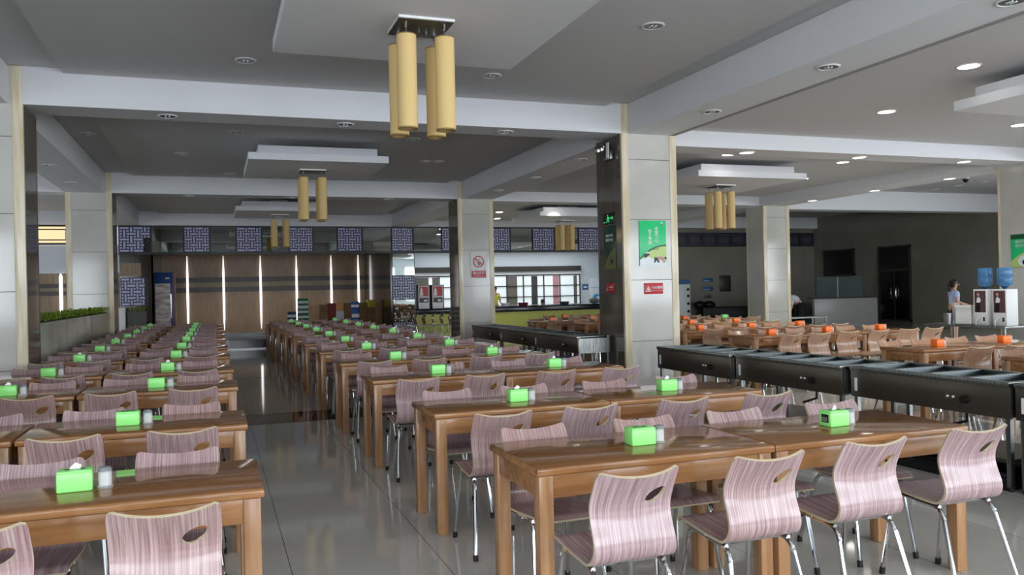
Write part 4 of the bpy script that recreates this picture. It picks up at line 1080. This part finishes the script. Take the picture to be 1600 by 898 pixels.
t = thing('ice_cabinet', 'pale blue display cooler half hidden by the poster column', 'fridge', (17.1, 28.1, 0))
MB().box(-.3, .3, -.3, .3, 0, 1.55).build('cabinet', 'sign_pale', t, bevel=.01); MB().box(-.3, .3, -.31, .3, 1.55, 1.74).build('header', 'sign_blue', t)
for z in (.5, .8, 1.1, 1.35): MB().tube([(.2, -.31, z), (.2, -.30, z)], .06, 12).build('dial', 'black', t)
# low steel table with water dispensers
TZ = .60
t = thing('work_table', 'low stainless table carrying the water dispensers behind the right column', 'table', (14.34, 12.35, 0))
MB().box(-.42, .42, -.95, .95, TZ-.04, TZ).build('tabletop', 'brushed_steel', t, bevel=.004)
for x in (-.38, .34):
    for y in (-.91, .87): MB().box(x, x+.04, y, y+.04, 0, TZ-.04).build('leg', 'steel', t)
def dispenser(y, label):
    t = thing('water_dispenser', label, 'water dispenser', (14.06, y, TZ), LF)
    MB().box(-.15, .15, 0, .3, 0, .70).build('cabinet', 'white', t, bevel=.008)
    flat(t, 'front_print', [('poster_plum', [(-.125, .25), (.125, .25), (.125, .67), (-.125, .67)]), ('pink_shirt', circ(-.04, .60, .03, 12)), ('sign_pale', [(-.08, .44), (0, .44), (.02, .50), (-.03, .56), (-.07, .52)]), ('black', [(-.10, .26), (-.0, .26), (.0, .44), (-.08, .44)]), ('black', [(.06, .08), (.10, .08), (.10, .16), (.06, .16)])], -.0015)
    MB().tube([(-.02, -.01, .16), (-.05, -.05, .10), (-.06, -.06, -.02)], .008, 6).build('hose', 'white', t, smooth=True)
    return t
dispenser(12.04, 'white water dispenser with a poster front, left of the two by the column')
dispenser(11.62, 'white water dispenser partly hidden by the right column')
def bottle(y, label):
    t = thing('water_bottle', label, 'water bottle', (14.21, y, TZ+.70))
    MB().lathe([(.03, 0), (.04, .03), (.12, .09), (.132, .12), (.132, .22), (.126, .235), (.132, .25), (.132, .37), (.12, .41), (0, .415)], 24).build('bottle_body', 'water_blue', t, smooth=True)
    MB().lathe([(.03, .005), (.115, .10), (.125, .13), (.125, .215), (0, .215)], 20).build('water', 'water_dark', t, smooth=True)
bottle(12.04, 'large blue water bottle upturned on the left dispenser'); bottle(11.62, 'large blue water bottle upturned on the dispenser by the column')
t = thing('storage_crate', 'white plastic crate on the stainless table beside the left dispenser', 'crate', (14.2, 12.42, TZ), PI/2)
c = MB(); c.box(-.2, .2, -.15, -.14, 0, .38).box(-.2, .2, .14, .15, 0, .38).box(-.2, -.19, -.15, .15, 0, .38).box(.19, .2, -.15, .15, 0, .38).box(-.2, .2, -.15, .15, 0, .012); c.build('crate_body', 'white', t)
r2 = MB().box(-.22, .22, -.17, -.15, .34, .38).box(-.22, .22, .15, .17, .34, .38).box(-.22, -.2, -.17, .17, .34, .38).box(.2, .22, -.17, .17, .34, .38); r2.build('rim', 'white', t)
for k in range(4): MB().box(-.205, -.2, -.12+.07*k, -.105+.07*k, .02, .33).build('rib', 'sign_pale', t)
o = MB().lathe([(.085, 0), (.10, .22), (.095, .22), (.08, .012), (0, .012)], 20).build('steel_bucket', 'steel', smooth=True); o.location = (14.08, 12.80, TZ); tag(o, 'steel bucket at the left end of the stainless table', 'bucket')
o = MB().lathe([(.07, 0), (.07, .40), (.055, .43), (0, .43)], 16).build('glass_jar', 'clear_plastic', smooth=True); o.location = (14.35, 12.86, TZ); tag(o, 'tall clear jar behind the steel bucket on the stainless table', 'jar')
t = thing('work_table', 'grey steel worktable beside the pale far column under the bending person', 'table', (17.1, 21.0, 0))
MB().box(-1.0, .7, -.35, .35, .42, .46).build('tabletop', 'brushed_steel', t)
for x in (-.96, .64):
    for y in (-.32, .28): MB().box(x, x+.04, y, y+.04, 0, .42).build('leg', 'steel', t)
t = thing('storage_bin', 'dark blue plastic bin on the floor near the far steam tables', 'bin', (4.75, 11.0, 0))
MB().box(-.16, .16, -.2, .2, 0, .46).build('bin_body', 'bin_blue', t, bevel=.02); MB().box(-.18, .18, -.22, .22, .46, .50).build('bin_rim', 'bin_blue', t, bevel=.01)

# ================================================================ PEOPLE
def skin_mesh(name, verts, edges, m, parent=None, sub=2, root=0):
    me = bpy.data.meshes.new(name); me.from_pydata([v[0] for v in verts], edges, [])
    o = bpy.data.objects.new(name, me); COL.objects.link(o)
    o.modifiers.new('s', 'SKIN'); sv = me.skin_vertices[0].data
    for i, v in enumerate(verts):
        r = v[1]; sv[i].radius = (r, r) if not isinstance(r, tuple) else r; sv[i].use_root = (i == root)
    mo = o.modifiers.new('u', 'SUBSURF'); mo.levels = sub; mo.render_levels = sub
    dg = bpy.context.evaluated_depsgraph_get(); m2 = bpy.data.meshes.new_from_object(o.evaluated_get(dg))
    bpy.data.objects.remove(o); m2.materials.clear(); m2.materials.append(M[m])
    for p in m2.polygons: p.use_smooth = True
    o = bpy.data.objects.new(name, m2); COL.objects.link(o)
    if parent: o.parent = parent
    return o
def hand(V, E, wrist_i, wrist, d_, side, curl=.3):
    d_ = Vector(d_).normalized(); side = Vector(side).normalized(); nrm = d_.cross(side)
    palm = len(V); V.append((tuple(Vector(wrist)+d_*.05), (.032, .016))); E.append((wrist_i, palm))
    for k, (o_, L_) in enumerate(((-.03, .062), (-.010, .075), (.010, .07), (.028, .055))):
        b0 = Vector(wrist)+d_*.09+side*o_; i0 = len(V)
        V.append((tuple(b0), .0095)); V.append((tuple(b0+d_*L_*.5+nrm*curl*.02), .0085)); V.append((tuple(b0+d_*L_*.9+nrm*curl*.05), .007))
        E += [(palm, i0), (i0, i0+1), (i0+1, i0+2)]
    i0 = len(V); b0 = Vector(wrist)+d_*.04-side*.035
    V.append((tuple(b0), .011)); V.append((tuple(b0+d_*.035-side*.022), .009)); E += [(palm, i0), (i0, i0+1)]
def head_parts(t, c, yaw, hair_tail=True):
    """features on a head centred at c, facing local yaw (0 = +X)"""
    R3 = Matrix.Rotation(yaw, 3, 'Z'); P = lambda x, y, z: tuple(Vector(c)+R3 @ Vector((x, y, z)))
    f = MB(); f.ball(P(.094, 0, -.012), .014, .012, .022, 8, 6)
    for s2 in (-1, 1): f.ball(P(.0, s2*.078, -.005), .016, .01, .028, 8, 6)
    f.build('nose_and_ears', 'skin', t, smooth=True)
    e = MB()
    for s2 in (-1, 1): e.ball(P(.080, s2*.032, .012), .010, .012, .007, 8, 6)
    e.build('eyes', 'hair', t, smooth=True)
    MB().ball(P(.083, 0, -.052), .008, .024, .006, 8, 6).build('mouth', 'carton_red', t, smooth=True)
    h = MB(); h.ball(P(-.018, 0, .035), .098, .086, .092, 16, 10); h.ball(P(-.045, 0, -.01), .068, .08, .09, 14, 8)
    if hair_tail: h.tube([P(-.10, 0, .03), P(-.135, 0, -.02), P(-.13, 0, -.12), P(-.11, 0, -.19)], .03, 8, [.028, .036, .03, .01])
    h.build('hair', 'hair', t, smooth=True)
# woman in a pale blue uniform (she faces +X, towards the dispensers)
t = thing('person', 'standing woman in pale blue short sleeved shirt with dark ponytail, hands forward', 'person', (16.9, 15.2, 0), -.45)
V = []; E = []
def chain(pts, start=None):
    p = start
    for c, r in pts:
        V.append((c, r)); i = len(V)-1
        if p is not None: E.append((p, i))
        p = i
    return p
chain([((0, 0, .82), .125)])
tor = chain([((0.0, 0, .97), .115), ((.01, 0, 1.10), .12), ((0, 0, 1.20), .10)], 0)
nk = chain([((.0, 0, 1.27), .045), ((.015, 0, 1.33), .065), ((.022, 0, 1.40), .082), ((.018, 0, 1.46), .06)], tor)
for s2 in (-1, 1):
    w_ = chain([((0, s2*.145, 1.195), .05), ((-.01, s2*.19, 1.05), .042), ((.0, s2*.195, .97), .035), ((.12, s2*.17, .92), .03), ((.20, s2*.13, .90), .024)], tor)
    hand(V, E, w_, (.20, s2*.13, .90), (.9, -s2*.3, -.1), (0, s2, 0))
    chain([((0, s2*.085, .76), .09), ((.01, s2*.09, .44), .058), ((-.01, s2*.09, .22), .05), ((0, s2*.09, .07), .034), ((.10, s2*.10, .03), .03)], 0)
skin_mesh('body', V, E, 'skin', t)
head_parts(t, (.022, 0, 1.395), 0)
V = []; E = []; chain([((0, 0, .86), .135)]); a = chain([((0, 0, .98), .125), ((.01, 0, 1.10), .132), ((0, 0, 1.20), .108)], 0); chain([((0, 0, 1.245), .06)], a)
for s2 in (-1, 1): chain([((0, s2*.145, 1.195), .06), ((-.01, s2*.192, 1.05), .055)], a)
skin_mesh('shirt', V, E, 'shirt_blue', t)
V = []; E = []; chain([((0, 0, .83), .14)])
for s2 in (-1, 1): chain([((0, s2*.085, .72), .10), ((.01, s2*.09, .46), .075)], 0)
skin_mesh('skirt', V, E, 'trousers', t)
# bending person in white behind the pale column
t = thing('person', 'person in white top and dark trousers bending down behind the pale far column', 'person', (17.75, 21.9, 0), PI)
V = []; E = []; chain([((0, 0, .86), .12)])
tor = chain([((.14, 0, .98), .12), ((.30, 0, 1.02), .13), ((.42, 0, .98), .10)], 0)
chain([((.49, 0, .95), .045), ((.55, 0, .92), .065), ((.60, 0, .89), .08), ((.65, 0, .86), .055)], tor)
for s2 in (-1, 1):
    w_ = chain([((.40, s2*.17, .95), .05), ((.42, s2*.19, .78), .042), ((.46, s2*.18, .68), .034), ((.52, s2*.14, .57), .026)], tor)
    hand(V, E, w_, (.52, s2*.14, .57), (.5, 0, -.9), (0, s2, 0))
    chain([((0, s2*.09, .78), .09), ((.04, s2*.10, .44), .06), ((-.03, s2*.10, .22), .052), ((-.04, s2*.10, .07), .036), ((.06, s2*.11, .03), .03)], 0)
skin_mesh('body', V, E, 'skin', t); head_parts(t, (.60, 0, .885), 0, False)
V = []; E = []; chain([((.03, 0, .90), .135)]); a = chain([((.14, 0, .99), .135), ((.30, 0, 1.03), .142), ((.42, 0, .98), .11)], 0)
for s2 in (-1, 1): chain([((.40, s2*.17, .95), .06), ((.42, s2*.19, .80), .054)], a)
skin_mesh('shirt', V, E, 'shirt_white', t)
V = []; E = []; chain([((0, 0, .86), .13)])
for s2 in (-1, 1): chain([((0, s2*.09, .78), .105), ((.04, s2*.10, .44), .075), ((-.03, s2*.10, .22), .068), ((-.04, s2*.10, .09), .058)], 0)
skin_mesh('trousers', V, E, 'trousers', t)
# cooks behind the serving counter
def cook(x, y, z, label, m, facing=-PI/2):
    t = thing('person', label, 'person', (x, y, z), facing)
    V.clear(); E.clear(); chain([((0, 0, .86), .12)])
    tor = chain([((0, 0, 1.0), .115), ((.01, 0, 1.18), .125), ((0, 0, 1.32), .10)], 0)
    chain([((0, 0, 1.40), .045), ((.015, 0, 1.46), .068), ((.02, 0, 1.54), .084), ((.016, 0, 1.60), .06)], tor)
    for s2 in (-1, 1):
        w_ = chain([((0, s2*.16, 1.30), .052), ((.0, s2*.20, 1.12), .044), ((.02, s2*.2, 1.03), .036), ((.16, s2*.18, .98), .028)], tor)
        hand(V, E, w_, (.16, s2*.18, .98), (1, 0, -.1), (0, s2, 0))
        chain([((0, s2*.09, .78), .09), ((.01, s2*.10, .46), .06), ((0, s2*.10, .08), .04), ((.1, s2*.10, .03), .03)], 0)
    skin_mesh('body', V, E, 'skin', t); head_parts(t, (.02, 0, 1.535), 0, False)
    V.clear(); E.clear(); chain([((0, 0, .84), .13)]); a = chain([((0, 0, 1.0), .127), ((.01, 0, 1.18), .137), ((0, 0, 1.32), .108)], 0)
    for s2 in (-1, 1): chain([((0, s2*.16, 1.30), .062), ((.0, s2*.20, 1.12), .056)], a)
    skin_mesh('shirt', V, E, m, t)
    V.clear(); E.clear(); chain([((0, 0, .86), .13)])
    for s2 in (-1, 1): chain([((0, s2*.09, .78), .105), ((.01, s2*.10, .46), .075), ((0, s2*.10, .1), .06)], 0)
    skin_mesh('trousers', V, E, 'trousers', t)
cook(10.42, 30.9, 0, 'person in yellow top standing behind the counter beside the no smoking column', 'vest_yellow')
t = thing('person', 'cook with black hair bent low behind the counter, only the head showing', 'person', (12.05, 29.95, 0), -PI/2)
V = []; E = []; chain([((-.25, 0, .50), .13)])
tor = chain([((-.16, 0, .62), .12), ((-.06, 0, .74), .12), ((0, 0, .82), .09)], 0)
chain([((.03, 0, .87), .045), ((.05, 0, .92), .065), ((.07, 0, .98), .082), ((.07, 0, 1.04), .06)], tor)
for s2 in (-1, 1):
    w_ = chain([((0, s2*.16, .80), .05), ((.02, s2*.2, .66), .042), ((.10, s2*.19, .58), .032), ((.2, s2*.16, .60), .026)], tor)
    hand(V, E, w_, (.2, s2*.16, .60), (1, 0, 0), (0, s2, 0))
    chain([((-.2, s2*.1, .47), .09), ((.06, s2*.12, .44), .06), ((.02, s2*.12, .2), .05), ((.02, s2*.12, .06), .036), ((.1, s2*.12, .03), .03)], 0)
skin_mesh('body', V, E, 'skin', t); head_parts(t, (.07, 0, .975), 0, False)
V = []; E = []; chain([((-.25, 0, .52), .14)]); a = chain([((-.16, 0, .62), .132), ((-.06, 0, .74), .132), ((0, 0, .82), .10)], 0)
for s2 in (-1, 1): chain([((0, s2*.16, .80), .06), ((.02, s2*.2, .66), .052)], a)
skin_mesh('shirt', V, E, 'shirt_white', t)
t = thing('stool', 'low stool under the bent cook behind the counter', 'stool', (12.05, 30.22, 0))
MB().lathe([(.16, .33), (.17, .36), (0, .37)], 16).build('seat', 'frame_dark', t, smooth=True)
for k in range(4):
    a = PI/4+PI/2*k; MB().tube([(.13*math.cos(a), .13*math.sin(a), .34), (.16*math.cos(a), .16*math.sin(a), 0)], .015, 6).build('leg', 'frame_dark', t)
